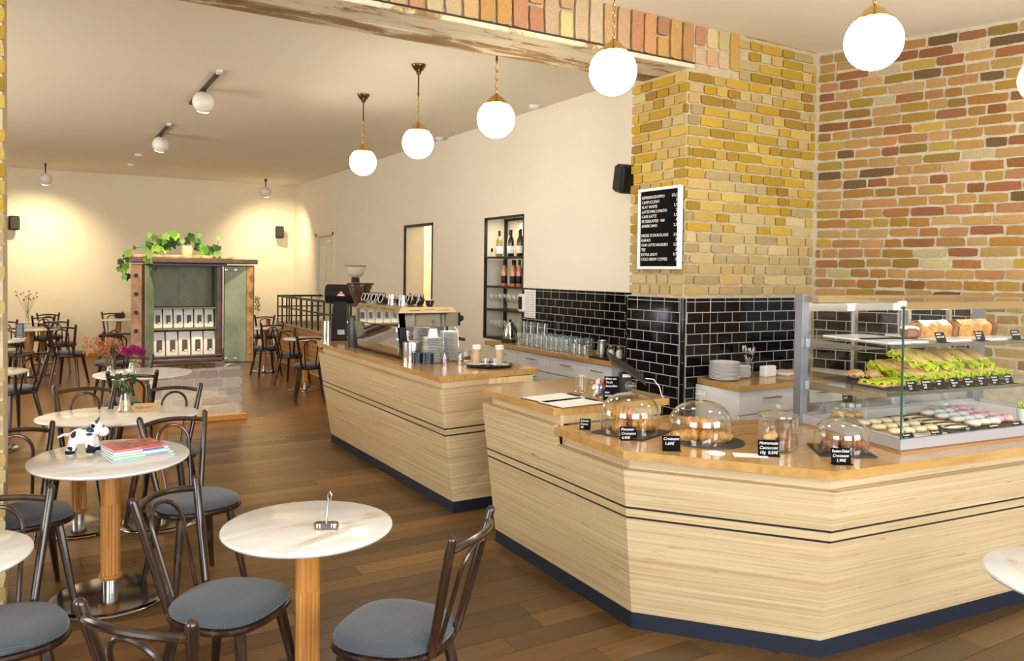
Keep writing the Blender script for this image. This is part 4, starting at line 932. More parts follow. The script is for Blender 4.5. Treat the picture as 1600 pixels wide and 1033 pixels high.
for k in range(4):
    t = thing('open_sandwich', 'flat bread slice covered in chopped green herbs, %s on the left slate tray' % ORD[k], 'sandwich', cp(0.10+0.075*k, 0.27, ZS[0]+0.013), CRZ, 'herb breads')
    obj('bread', MB().box((0, 0, 0.007), (0.068, 0.15, 0.014), bev=0.005), CRUST2, t); obj('herb_topping', frill(0.038, 0.078, 0.006, seed=20+k), LETT, t, (0, 0, 0.020), smooth=50)
for k in range(4):
    t = thing('filled_roll', 'round pale roll with filling, %s from the left behind the herb breads' % ORD[k], 'roll', cp(0.20+0.075*k, 0.50-0.05*(k % 2), ZS[0]+0.013), CRZ, 'pale rolls')
    obj('bun', MB().ball((0, 0, 0.026), 1, 16, 8, sq=(0.042, 0.045, 0.026)), CRUST2, t, smooth=80); obj('filling', frill(0.046, 0.05, 0.005, seed=30+k), HAM, t, (0, 0, 0.022), smooth=50)
for k, (w, ls) in enumerate([(0.07, ('Baguette', 'Tomate', '4,50'))]*8):
    nm = [('Avocado', 'Brot', '5,20'), ('Ziegenkäse', 'Feige', '4,90'), ('Salami', '4,50'), ('Käse', 'Baguette', '4,50'), ('Tomate', 'Mozzarella', '4,90'), ('Schinken', 'Käse', '4,50'), ('Hummus', 'Gemüse', '4,90'), ('Frischkäse', 'Lachs', '5,50')][k]
    card(cp(0.20+0.105*k, 0.105, ZS[0]+0.0065), CRZ, nm, 'black price card on the middle vitrine shelf, %s' % SL[k], 0.066, 0.045, 24, sz=0.013)
# top shelf: loaf cakes
def loaf(s, t, lab, top, L=0.24, dark=False):
    q = thing('loaf_cake', lab, 'cake', cp(s, t, ZS[1]+0.0135), CRZ)
    n = 12; b = MB(); prof = [(-0.042, 0.0), (0.042, 0.0), (0.050, 0.052), (0.046, 0.062), (0.02, 0.082), (-0.012, 0.086), (-0.046, 0.062), (-0.050, 0.052)]
    for i in range(n+1):
        x = -L/2+L*i/n; e = 1-0.10*(abs(i-n/2)/(n/2))**4
        for y, z in prof: b.v.append((x, y*e, z*(e if z > 0.055 else 1)+(rnd.uniform(-0.003, 0.003) if z > 0.055 else 0)))
    m = len(prof)
    for i in range(n):
        for k in range(m): k2 = (k+1) % m; b.f.append((i*m+k, (i+1)*m+k, (i+1)*m+k2, i*m+k2))
    b.f.append(tuple(range(m))); b.f.append(tuple(n*m+k for k in range(m-1, -1, -1)))
    obj('crumb', b, CRUST, q)
    c = MB()
    for i in range(n):
        for side in (0,):
            pass
    cap = MB(); pr2 = [(0.047, 0.060), (0.021, 0.085), (-0.012, 0.089), (-0.047, 0.060)]
    for i in range(n+1):
        x = -L/2+0.01+(L-0.02)*i/n
        for y, z in pr2: cap.v.append((x, y, z+rnd.uniform(-0.002, 0.003)))
    for i in range(n):
        for k in range(3): cap.f.append((i*4+k, (i+1)*4+k, (i+1)*4+k+1, i*4+k+1))
    obj('sugar_top', cap, top, q)
    for sx, mm in ((1, CHOC),):
        w = MB().prism([(-0.048, 0.0), (0.048, 0.0), (0.056, 0.06), (0.02, 0.084), (-0.02, 0.086), (-0.056, 0.06)], 0, 0.03, )
        obj('paper_end', MB().add([(L/2+0.001+v[2], v[0], v[1]) for v in w.v], w.f), DARKCRUST, q)
    return q
loaf(0.585, 0.34, 'long loaf cake with thick white sugar top on the top shelf', SUGAR); loaf(0.90, 0.34, 'long golden loaf cake with thin sugar dusting, right on the top shelf', mottled('dusted_crust', (0.55, 0.25, 0.06), (0.80, 0.62, 0.42), 18, 0.6), 0.27)
st = thing('stollen_piece', 'cut end of a dark sugared cake left of the glass corner', 'cake', cp(0.36, 0.28, ZS[1]+0.0135), CRZ+0.9)
obj('crumb', MB().box((0, 0, 0.03), (0.12, 0.07, 0.06), bev=0.014), DARKCRUST, st); obj('sugar_top', MB().box((0.004, 0, 0.052), (0.112, 0.074, 0.024), bev=0.010), SUGAR, st)
for k, (s, ls, lab) in enumerate([(0.40, ('Stollen', 'Stück 2,80'), 'black price card before the dark sugared cake'), (0.70, ('Zitronen', 'kuchen', '2,90'), 'black price card between the two loaf cakes'), (0.99, ('Karotten', 'kuchen 2,90'), 'black price card at the right end of the golden loaf'), (1.12, ('Kirsch', 'kuchen', '3,20'), 'rightmost black price card on the top vitrine shelf')]):
    card(cp(s, 0.107, ZS[1]+0.0065), CRZ, ls, lab, 0.068, 0.050, 22, sz=0.013)
# bottom floor: pastries
ZD = ZT+0.0455
tray(0.07, 0.40, 0.06, 0.50, ZD, 'white oval dish tray under the cream biscuits', M['white'], 0.007); tray(0.42, 0.62, 0.06, 0.50, ZD, 'slate tray under the chocolate striped eclairs'); tray(0.63, 1.02, 0.06, 0.52, ZD, 'slate tray under the white and pink iced rounds')
def round_cake(m, base, label, p, r=0.036, group=None, sc=1):
    t = thing('iced_round', label, 'pastry', p, rnd.uniform(0, 6), group)
    obj('biscuit', MB().ball((0, 0, 0.013*sc), 1, 18, 8, sq=(r, r, 0.013*sc)), base, t, smooth=80)
    obj('icing', MB().lathe([(0.96*r, 0.015*sc), (0.9*r, 0.023*sc), (0.6*r, 0.030*sc), (0, 0.033*sc)], 18), m, t, smooth=80); return t
k = 0
for i in range(3):
    for j in range(4):
        round_cake(SUGAR, CRUST2, 'white sugared round, row %s, %s from the front' % (ORD[i], ORD[j]), cp(0.665+0.078*i, 0.12+0.095*j, ZD+0.0085), 0.040, 'white iced rounds', 1.2)
for i in range(2):
    for j in range(4): round_cake(PINK, CRUST2, 'pink iced round, row %s, %s from the front' % (ORD[i], ORD[j]), cp(0.90+0.075*i, 0.15+0.095*j, ZD+0.0085), 0.036, 'pink iced rounds', 1.2)
for i in range(4):
    for j in range(3): round_cake(CREAM, CRUST2, 'cream biscuit on the white dish, column %s, %s from the front' % (ORD[i], ORD[j]), cp(0.11+0.082*i, 0.13+0.11*j, ZD+0.0075), 0.036, 'cream biscuits')
for k in range(5):
    t = thing('striped_eclair', 'flat pastry slice with a dark chocolate stripe, %s from the front' % ORD[k], 'pastry', cp(0.52, 0.11+0.07*k, ZD+0.0085), CRZ-0.25, 'striped slices')
    obj('slice', MB().ball((0, 0, 0.013), 1, 18, 8, sq=(0.085, 0.028, 0.013)), CREAM, t, smooth=80); obj('chocolate_stripe', MB().ball((0, -0.012, 0.016), 1, 16, 6, sq=(0.08, 0.010, 0.011)), CHOC, t, smooth=80)
for k, (s, ls, lab) in enumerate([(0.10, ('Cookies', '1,80'), 'black price card in the left corner of the vitrine floor'), (0.30, ('Nussecke', '2,20'), 'black price card before the cream biscuits'), (0.55, ('Eclair', '2,50'), 'black price card before the striped slices'), (0.73, ('Quarkbällchen',), 'black price card before the white sugared rounds'), (0.92, ('Himbeer',), 'black price card before the pink iced rounds')]):
    card(cp(s, 0.035, ZD+0.001), CRZ, ls, lab, 0.075, 0.030, 30, sz=0.013)
card(cp(0.17, 0.52, ZD+0.10), CRZ, ('Muffin', '2,60'), 'black price card standing on the rear glass dish', 0.07, 0.048, 12, sz=0.015)
gd = thing('glass_cake_dish', 'low glass dish of small cakes at the rear left of the vitrine floor', 'dish', cp(0.22, 0.58, ZD+0.0005), 0)
obj('bowl', MB().lathe([(0, 0), (0.10, 0), (0.115, 0.09), (0.112, 0.098), (0.105, 0.09), (0.095, 0.006), (0, 0.006)], 32), M['glass'], gd)
for k in range(6): round_cake(CRUST2, CRUST, 'small golden cake inside the low glass dish, %s' % ORD[k], cp(0.22+0.06*cos(k*1.05), 0.58+0.06*sin(k*1.05), ZD+0.008), 0.028, 'cakes in the glass dish')
tag(obj('oval_plate', MB().ball((0, 0, 0), 1, 32, 8, sq=(0.17, 0.11, 0.012)), paint((0.68, 0.74, 0.84), 0.2), None, cp(1.06, 0.55, ZD+0.0125), CRZ-0.2), 'pale blue oval plate behind the pink rounds', 'plate')
pp = thing('potted_succulent', 'tiny green plant in a white glass pot at the right of the vitrine', 'plant', cp(1.10, 0.13, ZD+0.0005), 0)
obj('pot', MB().lathe([(0, 0), (0.030, 0), (0.040, 0.075), (0.036, 0.075), (0.027, 0.006), (0, 0.006)], 20), paint((0.75, 0.78, 0.76), 0.15), pp)
for k in range(16):
    a = k*2.4; r = 0.008+0.0016*k; b = MB().tube([(r*cos(a)*0.5, r*sin(a)*0.5, 0.06), (r*cos(a), r*sin(a), 0.085+0.01*(k % 3)), (1.6*r*cos(a), 1.6*r*sin(a), 0.105-0.0012*k)], [0.004, 0.006, 0.0005], 5)
    obj('leaf', b, LETT, pp)

# ------------------------------------------------------------------ on the cake counter: cloches, jar, cards
def cloche(name, label, p, r, h, knob=True, sq=1.0):
    t = thing(name, label, 'glass dome', p)
    pr = [(r, 0.0), (r, h*0.45)]+[(r*cos(a*pi/2/8)**0.8 if a < 8 else 0.012, h*0.45+h*0.55*sin(a*pi/2/8)) for a in range(1, 9)]
    inn = [(max(x-0.003, 0.006), z-0.003) for x, z in reversed(pr[1:])]+[(r-0.003, 0.0)]
    obj('dome', MB().lathe(pr+inn[1:], 40), M['dome'], t, smooth=60)
    if knob: obj('knob', MB().lathe([(0.011, h-0.001), (0.012, h+0.012), (0.026, h+0.022), (0.030, h+0.036), (0.022, h+0.052), (0, h+0.058)], 20), M['dome'], t, smooth=60)
    else: obj('knob', MB().lathe([(0.012, h-0.001), (0.010, h+0.012), (0.026, h+0.032), (0.026, h+0.036), (0, h+0.034)], 20), M['dome'], t, smooth=60)
    return t
def croissant(L=0.098, R=0.031, m=None, flat=1.0):
    pts = []; rs = []; n = 30
    for k in range(n+1):
        u = k/n*2-1; a = u*1.25; pts.append((L*sin(a), L*0.55*(1-cos(a)), R*0.8*flat)); seg = abs(sin(u*pi*3.5))
        rs.append(R*(1-0.80*u*u)*(0.74+0.32*seg)+0.002)
    return MB().tube(pts, rs, 10)
SLT = lambda p, d, rz, lab, rnd_=False: tag(obj('slate_board', (MB().lathe([(0, 0), (d/2, 0), (d/2, 0.007), (0, 0.007)], 40) if rnd_ else MB().box((0, 0, 0.0035), (d, d, 0.007), bev=0.0015)), M['slate'], None, p, rz), lab, 'board')
Z8 = ZT+0.0005; ZF = ZT+0.0085
c1p = Vector((2.60, 3.15, 0)); c2p = Vector((2.765, 2.815, 0)); c3p = Vector((3.215, 2.355, 0))
SLT((c1p.x+0.01, c1p.y, Z8), 0.30, 0.35, 'square slate board under the left glass dome'); SLT((c2p.x+0.045, c2p.y-0.02, Z8), 0.33, 0, 'round slate board under the croissant dome', True); SLT((c3p.x, c3p.y, Z8), 0.25, 0.9, 'square slate board under the low glass cover')
cloche('glass_cloche', 'left glass dome with knob over the chocolate croissants', (c1p.x, c1p.y, ZF), 0.152, 0.200); cloche('glass_cloche', 'right glass dome with knob over the plain croissants', (c2p.x, c2p.y, ZF), 0.150, 0.195)
cloche('low_glass_cover', 'low glass cover with flat knob over dark croissants beside the vitrine', (c3p.x, c3p.y, ZF), 0.122, 0.150, False)
CM = croissant().mesh('croissant', 60); CM.materials.append(CRUST); CM2 = croissant(0.076, 0.036).mesh('croissant', 60); CM2.materials.append(CRUST); CM3 = croissant(0.062, 0.036).mesh('croissant', 60); CM3.materials.append(DARKCRUST)
for me, p, q, lab in [(CM2, (c1p.x-0.062, c1p.y+0.01, ZF), (0, 0, 1.0), 'striped chocolate pastry at the left under the left dome'), (CM2, (c1p.x+0.062, c1p.y-0.02, ZF), (0, 0, -0.6), 'golden folded croissant at the right under the left dome'), (CM2, (c1p.x-0.01, c1p.y+0.035, ZF+0.058), (0.2, 0, 2.2), 'nut croissant lying on top under the left dome'),
        (CM, (c2p.x-0.045, c2p.y+0.025, ZF), (0, 0, 0.3-0.6), 'plain croissant lying at the left under the right dome'), (CM, (c2p.x+0.03, c2p.y-0.055, ZF), (0, 0, -0.75), 'plain croissant lying in front under the right dome'), (CM, (c2p.x+0.015, c2p.y+0.02, ZF+0.056), (0.1, 0, -1.0), 'plain croissant piled on top under the right dome'),
        (CM3, (c3p.x-0.042, c3p.y+0.032, ZF), (0, 0, 0.6), 'dark croissant at the left under the low cover'), (CM3, (c3p.x+0.040, c3p.y-0.035, ZF), (0, 0, -0.4), 'dark croissant at the right under the low cover')]:
    o = obj('croissant', me, None, None, p, q); tag(o, lab, 'pastry')
jp = Vector((2.985, 2.53, Z8)); jr = thing('biscuit_jar', 'straight glass jar with flat lid and pastry pieces in the middle of the counter', 'jar', jp)
obj('jar_body', MB().lathe([(0, 0), (0.089, 0), (0.091, 0.006), (0.091, 0.155), (0.088, 0.155), (0.088, 0.008), (0, 0.008)], 36), M['dome'], jr)
obj('jar_lid', MB().lathe([(0.070, 0.150), (0.074, 0.1565), (0.095, 0.158), (0.093, 0.166), (0.05, 0.178), (0.014, 0.184), (0.013, 0.205), (0.018, 0.215), (0, 0.22)], 36), M['dome'], jr, smooth=50)
for k in range(7):
    a = k*2.3; r = 0.040 if k < 5 else 0.02; b = MB().ball((0, 0, 0), 1, 12, 8, sq=(0.042, 0.026, 0.019))
    tag(obj('pastry_piece', b, (CRUST, CRUST2, DARKCRUST)[k % 3], None, (jp.x+r*cos(a), jp.y+r*sin(a), jp.z+0.028+(0 if k < 4 else 0.036)), (0.3*sin(k), 0.2, a)), '%s pastry piece in the biscuit jar, counted from the bottom' % ORD[k], 'pastry', 'pieces in the biscuit jar')
RZB = FR_B
card((2.450, 3.335, Z8), -pi/2+0.9, ('Schoko', 'Donut', '4€'), 'small black card beside the riser of the raised worktop', 0.058, 0.050, 22, sz=0.015)
card((2.487, 3.02, Z8), RZB+0.45, ('Pistazien', 'Croissant', '4,90€'), 'black card before the chocolate croissants', 0.085, 0.060, 20, sz=0.0185)
card((2.515, 2.745, Z8), RZB+0.40, ('Croissant', ' 1,60€'), 'black card reading Croissant before the right dome', 0.084, 0.062, 12, sz=0.019)
card((2.838, 2.455, Z8), RZB+0.30, ('Homemade', 'Cantuccini', '10g  0,50€'), 'black card leaning on the biscuit jar', 0.094, 0.066, 10, sz=0.019)
card((3.000, 2.195, Z8), RZB+0.35, ('Rosinen-Dinkel', 'Croissant', '   1,90€'), 'black card before the low glass cover', 0.085, 0.064, 14, sz=0.018)
pp1 = az(1147, 706, ZT); tag(obj('round_coaster', MB().lathe([(0, 0), (0.045, 0), (0.045, 0.002), (0, 0.002)], 32), M['paper'], None, (2.655, 2.605, Z8)), 'small white round paper on the counter edge by the croissant dome', 'coaster')
tag(obj('paper_slip', MB().box((2.765, 2.498, Z8+0.001), (0.15, 0.065, 0.002), RZB+0.25), M['paper']), 'white paper slip near the counter edge before the jar', 'paper')

# ------------------------------------------------------------------ raised worktop: menus, glass, sweets jar, card terminal
Z9 = 0.9755
def clipboard(c, rz, lab):
    t = thing('clipboard', lab, 'menu', c, rz)
    obj('board', MB().box((0, 0, 0.003), (0.235, 0.31, 0.005), bev=0.001), paint(lin(120, 70, 45), 0.6), t, smooth=0)
    obj('sheet', MB().box((0, -0.002, 0.0065), (0.215, 0.30, 0.0015)), M['paper'], t, smooth=0)
    obj('clip', MB().box((0, 0.148, 0.010), (0.10, 0.022, 0.008), bev=0.003), M['black'], t)
    b = MB()
    for s in (-0.03, 0.03): b.tube([(s-0.012, 0.155, 0.013), (s-0.012, 0.19, 0.022), (s+0.012, 0.19, 0.022), (s+0.012, 0.155, 0.013)], 0.0022, 5)
    obj('wire', b, M['brass'], t); return t
clipboard((2.528, 3.74, Z9), -pi/2+0.12, 'clipboard menu with white sheet, the farther of two on the raised worktop'); clipboard((2.525, 3.567, Z9), -pi/2+0.08, 'clipboard menu with white sheet, nearer the raised worktop edge') .location.z = Z9
tag(obj('ribbed_glass', MB().lathe([(0, 0), (0.030, 0), (0.037, 0.105), (0.035, 0.105), (0.028, 0.01), (0, 0.01)], 28, rfun=lambda r, z, a: r*(1+0.02*cos(14*a))), M['glass'], None, (2.80, 3.86, Z9)), 'empty ribbed drinking glass on the raised worktop', 'glass')
sj = thing('sweets_jar', 'round glass jar of wrapped sweets beside the black standing card', 'jar', (2.835, 3.72, Z9))
obj('jar', MB().lathe([(0, 0), (0.04, 0), (0.056, 0.02), (0.058, 0.06), (0.046, 0.085), (0.044, 0.085), (0.055, 0.06), (0.052, 0.022), (0, 0.006)], 28), M['glass'], sj)
SW = [paint((0.75, 0.18, 0.06), 0.3), paint((0.85, 0.83, 0.85), 0.3), paint((0.12, 0.14, 0.35), 0.3), paint((0.8, 0.6, 0.55), 0.3)]
for k in range(14):
    a = k*2.4; r = 0.030*sqrt((k % 7)/7); z = 0.022+0.030*(k//5)
    b = MB().ball((0, 0, 0), 0.015, 10, 6).tube([(-0.026, 0, 0), (-0.013, 0, 0)], [0.009, 0.003], 6).tube([(0.013, 0, 0), (0.026, 0, 0)], [0.003, 0.009], 6)
    tag(obj('wrapped_sweet', b, SW[(k*3+k//4) % 4], None, (2.835+r*cos(a), 3.72+r*sin(a), Z9+z), (k, 0.5, a)), '%s wrapped sweet' % (['orange', 'white', 'dark blue', 'pale'][(k*3+k//4) % 4])+' in the round glass jar', 'sweet', '%s sweets in the jar' % (['orange', 'white', 'dark blue', 'pale'][(k*3+k//4) % 4]))
cs = card((2.835, 3.60, Z9), -0.55, ('Bitte am', 'Tisch', 'bestellen'), 'tall black standing card by the sweets jar on the raised worktop', 0.085, 0.125, 18, sz=0.019)
card((2.80, 3.565, Z9), -0.55, ('Hier', 'bezahlen'), 'low black card at the foot of the tall standing card', 0.085, 0.05, 18, sz=0.016)
tb = thing('till_tablet', 'tilted tablet till on a black stand with a white cable', 'tablet', (2.93, 3.60, Z9), -0.35)
obj('stand', MB().box((0, 0.0, 0.075), (0.07, 0.05, 0.15), bev=0.005).box((0, 0.02, 0.006), (0.14, 0.14, 0.012), bev=0.004), M['black'], tb)
mt_ = Matrix.Translation((0, -0.01, 0.175)) @ Matrix.Rotation(0.55, 4, 'Y') @ Matrix.Rotation(0.30, 4, 'X')
obj('tablet', MB().box((0, 0, 0), (0.255, 0.18, 0.010), mtx=mt_, bev=0.004), paint(lin(58, 44, 36), 0.35), tb)
obj('screen', MB().box((0, 0, 0.0055), (0.23, 0.16, 0.001), mtx=mt_), M['black'], tb)
obj('label_strip', MB().box((0, -0.0255, 0.13), (0.05, 0.001, 0.018)), M['paper'], tb)
obj('cable', MB().tube([(0.12, -0.01, 0.11), (0.17, -0.01, 0.105), (0.205, -0.02, 0.06), (0.215, -0.03, 0.01), (0.218, -0.05, 0.004)], 0.0028, 6), M['paper'], tb)
# ------------------------------------------------------------------ things on the coffee counter
ZK = 0.9755; VR = -radians(30.8)
g1 = thing('shop_grinder', 'tall black shop coffee grinder with red and white triangle badge and bowl funnel', 'coffee grinder', (2.66, 7.93, ZK), VR)
obj('foot', MB().box((0, 0, 0.018), (0.20, 0.24, 0.036), bev=0.01), M['black'], g1)
cb = MB(); cb.prism([(-0.09, -0.10), (0.085, -0.10), (0.085, 0.10), (-0.09, 0.10)], 0.036, 0.40, [(-0.055, -0.075), (0.075, -0.075), (0.075, 0.075), (-0.055, 0.075)])
obj('column', cb, M['black'], g1, smooth=0)
hd = MB(); hm = Matrix.Translation((0.03, 0, 0.475)) @ Matrix.Rotation(pi/2, 4, 'Y')
hd.lathe([(0, -0.175), (0.09, -0.175), (0.10, -0.165), (0.10, 0.165), (0.09, 0.175), (0, 0.175)], 28, mtx=hm); obj('motor_head', hd, M['black'], g1)
tri = MB().add([(-0.02, -0.1025, 0.455), (0.075, -0.1025, 0.455), (0.0275, -0.1025, 0.515), (-0.02, -0.096, 0.455), (0.075, -0.096, 0.455), (0.0275, -0.096, 0.515)], [(0, 1, 2), (5, 4, 3), (0, 3, 4, 1), (1, 4, 5, 2), (2, 5, 3, 0)])
bdg = obj('badge', tri, paint(lin(196, 40, 30), 0.4), g1, smooth=0)
obj('badge_stripe', MB().box((0.0275, -0.1030, 0.467), (0.066, 0.002, 0.014)).add([(0.012, -0.1035, 0.482), (0.043, -0.1035, 0.482), (0.0275, -0.1035, 0.502)], [(0, 1, 2)]), M['paper'], bdg, smooth=0)
obj('type_plate', MB().box((0.03, -0.1005, 0.085), (0.075, 0.004, 0.05)), M['steel'], g1, smooth=0)
obj('funnel_neck', MB().lathe([(0.042, 0.55), (0.042, 0.64), (0.032, 0.655), (0, 0.655)], 20, (0.155, 0, 0)), M['black'], g1)
obj('funnel', MB().lathe([(0.03, 0.648), (0.055, 0.655), (0.085, 0.69), (0.103, 0.745), (0.108, 0.765), (0.105, 0.765), (0.098, 0.74), (0.08, 0.692), (0.05, 0.662), (0, 0.656)], 32, (0.155, 0, 0)), paint(lin(196, 180, 160), 0.25), g1)
obj('funnel_rim', MB().lathe([(0.104, 0.762), (0.112, 0.762), (0.112, 0.772), (0.104, 0.772), (0.104, 0.762)], 32, (0.155, 0, 0)), paint(lin(60, 45, 35), 0.4), g1)
g2 = thing('espresso_grinder', 'round black espresso grinder with brown conical bean hopper in front', 'coffee grinder', (2.585, 7.13, ZK), VR)
obj('body', MB().lathe([(0, 0), (0.112, 0), (0.114, 0.01), (0.112, 0.27), (0.104, 0.29), (0, 0.295)], 36), paint((0.010, 0.013, 0.02), 0.4), g2)
obj('neck', MB().lathe([(0.05, 0.285), (0.04, 0.30), (0.04, 0.375), (0, 0.375)], 20), M['black'], g2)
obj('hopper', MB().lathe([(0.038, 0.365), (0.042, 0.385), (0.085, 0.50), (0.112, 0.572), (0.112, 0.585), (0, 0.585)], 32), streaky('smoky_hopper', (6, 6, 1.5), [(0.35, (0.035, 0.017, 0.010)), (0.6, (0.10, 0.055, 0.03)), (0.8, (0.26, 0.18, 0.11))], 1.0, 0.12, coat=0.6), g2)
obj('hopper_lid', MB().lathe([(0, 0.586), (0.125, 0.586), (0.128, 0.592), (0.125, 0.604), (0, 0.608)], 32), paint((0.02, 0.015, 0.012), 0.25), g2)
obj('button', MB().box((-0.11, -0.02, 0.235), (0.012, 0.02, 0.02)), M['steel'], g2, smooth=0)
tag(obj('knock_canister', MB().lathe([(0, 0), (0.05, 0), (0.05, 0.20), (0.045, 0.20), (0.045, 0.02), (0, 0.02)], 24), M['steel'], None, (2.52, 7.90, ZK)), 'narrow steel canister left of the tall shop grinder', 'canister')
# espresso machine: x towards the barista, y along the counter
em = thing('espresso_machine', 'mirror-polished two group espresso machine with black trim, cups stacked on top', 'espresso machine', (0, 0, 0))
mx0, mx1, my0, my1 = 2.49, 3.04, 5.97, 6.985
ub = MB().prism([(mx0, my0), (mx1, my0), (mx1, my1), (mx0, my1)], 1.235, 1.352); obj('upper_housing', ub, M['mirror'], em, smooth=0)
tp = MB().prism([(mx0, my0), (mx1-0.02, my0), (mx1-0.02, my1), (mx0, my1)], 1.353, 1.400, [(mx0+0.03, my0+0.012), (mx1-0.06, my0+0.012), (mx1-0.06, my1-0.012), (mx0+0.03, my1-0.012)])
obj('cup_tray', tp, paint(lin(200, 176, 132), 0.25, 0.7), em, smooth=0)
for k in range(3): obj('vent_slot', MB().box((2.64+0.13*k, my0+0.004, 1.372+0.006*(k % 2)), (0.10, 0.004, 0.004)), M['black'], em, smooth=0)
for k in range(5): obj('vent_slot', MB().box((mx0+0.012, 6.15+0.18*k, 1.372+0.006*(k % 2)), (0.004, 0.12, 0.004)), M['black'], em, smooth=0)
lb = MB(); a = [(2.49, my0+0.02, 1.234), (2.49, my1-0.02, 1.234), (2.525, my1-0.02, 1.012), (2.525, my0+0.02, 1.012)]; lb.quad(a[1], a[0], a[3], a[2], 0.02); obj('back_panel', lb, M['mirror'], em, smooth=0)
obj('chassis', MB().prism([(2.56, my0+0.03), (2.92, my0+0.03), (2.92, my1-0.03), (2.56, my1-0.03)], 1.012, 1.234), M['mirror'], em, smooth=0)
lg = MB().quad((2.525, my0, 0.995), (2.585, my0, 0.995), (2.545, my0, 1.352), (2.49, my0, 1.352), 0.016).quad((2.585, my1, 0.995), (2.525, my1, 0.995), (2.49, my1, 1.352), (2.545, my1, 1.352), 0.016)
obj('side_trim', lg, M['black'], em, smooth=0)
obj('end_cap', MB().box((mx1+0.005, (my0+my1)/2, 1.293), (0.03, my1-my0, 0.116), bev=0.006), M['black'], em)
obj('drip_tray', MB().box((2.80, (my0+my1)/2, 1.0), (0.56, my1-my0-0.02, 0.022), bev=0.004), M['steel_dark'], em)
for y in (my0+0.06, my1-0.06):
    for x in (2.56, 3.02): obj('foot', MB().lathe([(0, 0), (0.02, 0), (0.016, 0.015), (0, 0.0155)], 14, (x, y, ZK)), M['black'], em)
for y in (6.15, 6.78):
    obj('group_head', MB().lathe([(0, 1.15), (0.04, 1.15), (0.042, 1.234), (0, 1.234)], 20, (2.985, y, 0)), M['mirror'], em)
    pf = obj('portafilter', MB().lathe([(0, 1.10), (0.03, 1.10), (0.036, 1.149), (0, 1.149)], 20, (2.985, y, 0)), M['steel'], em)
    obj('handle', MB().tube([(3.01, y, 1.13), (3.06, y-0.02, 1.128), (3.17, y-0.05, 1.105)], [0.010, 0.015, 0.014], 10), M['black'], pf)
obj('steam_knob', MB().lathe([(0, 0), (0.026, 0), (0.028, 0.03), (0.018, 0.045), (0, 0.046)], 16, mtx=Matrix.Translation((mx1+0.021, 6.02, 1.30)) @ Matrix.Rotation(pi/2, 4, 'Y')), M['black'], em)
obj('steam_wand', MB().tube([(3.02, 6.03, 1.234), (3.05, 6.01, 1.20), (3.06, 6.0, 1.05)], 0.006, 8), M['steel'], em)
cup = thing('espresso_cup', '', 'cup')
obj('body', MB().lathe([(0, 0), (0.024, 0), (0.034, 0.02), (0.038, 0.052), (0.0345, 0.052), (0.030, 0.02), (0, 0.008)], 20), paint((0.008, 0.008, 0.009), 0.15, coat=0.4), cup)
obj('rim', MB().lathe([(0.0340, 0.0515), (0.0385, 0.0515), (0.0385, 0.055), (0.0340, 0.055), (0.0340, 0.0515)], 20), M['white'], cup)
obj('handle', MB().tube([(0.034, 0, 0.044), (0.054, 0, 0.042), (0.054, 0, 0.020), (0.030, 0, 0.015)], 0.0045, 6), paint((0.008, 0.008, 0.009), 0.15, coat=0.4), cup)
KC = Kind(cup)
for k in range(6): KC.put((2.580, 6.90-0.085*k, 1.4395), (0, -1.25, 0.25*sin(k*3)), 'black espresso cup, front row on the machine, %s from the far end' % ORD[k], 'cups on the machine')
for k in range(5): KC.put((2.69, 6.90-0.10*k, 1.401), 2.5+k, 'black espresso cup, middle row on the machine, %s from the far end' % ORD[k], 'cups on the machine')
for k in range(5): KC.put((2.82+0.0*k, 6.88-0.20*k, 1.401), 1.1*k, 'black espresso cup, rear row on the machine, %s from the far end' % ORD[k], 'cups on the machine')
for k in range(4): KC.put((2.74+0.015*k, 6.40-0.092*k, 1.4395), (0, -1.25, 0.3*sin(k*2)-0.2), 'black espresso cup beside the upturned glasses, %s from the far end' % ORD[k], 'cups on the machine')
um = make_tumbler(0.040, 0.034, 0.095, 20).mesh('upturned_glass'); um.materials.append(M['glass2'])
for k, (x, y) in enumerate([(2.575, 6.32), (2.60, 6.14)]): tag(obj('upturned_glass', um, None, None, (x, y, 1.401)), 'upturned clear glass on the machine, %s' % ('left one', 'right one')[k], 'glass')
cn = thing('steel_canister', 'round brushed steel canister with lid in front of the espresso machine', 'canister', (2.56, 5.845, ZK))
obj('body', MB().lathe([(0, 0), (0.074, 0), (0.075, 0.01), (0.075, 0.13), (0, 0.13)], 32), M['steel'], cn); obj('lid', MB().lathe([(0.076, 0.131), (0.076, 0.150), (0.06, 0.160), (0, 0.162)], 32), M['steel'], cn)
sau = MB().lathe([(0, 0), (0.036, 0), (0.040, 0.002), (0.080, 0.0095), (0.082, 0.0118), (0.05, 0.006), (0, 0.005)], 28).mesh('saucer'); sau.materials.append(M['white'])
pA, pB = (2.655, 5.66, ZK), (2.835, 5.74, ZK)
for n, p, nm in ((16, pA, 'left'), (19, pB, 'right')):
    for k in range(n):
        i = n-1-k; o = obj('saucer', sau, None, None, (p[0]+rnd.uniform(-.0015, .0015), p[1]+rnd.uniform(-.0015, .0015), p[2]+k*0.0125))
        tag(o, 'white saucer in the %s tall stack by the machine, %s from the top' % (nm, ORD[i] if i < 22 else 'last'), 'saucer', 'saucers in the %s stack' % nm)
tag(obj('paper_cup', MB().lathe([(0, 0.07), (0.03, 0.07), (0.042, 0.0), (0.038, 0.0), (0.027, 0.066), (0, 0.066)], 24), M['white'], None, (pA[0]+0.004, pA[1], ZK+16*0.0125)), 'upturned white cup on top of the left saucer stack', 'cup')
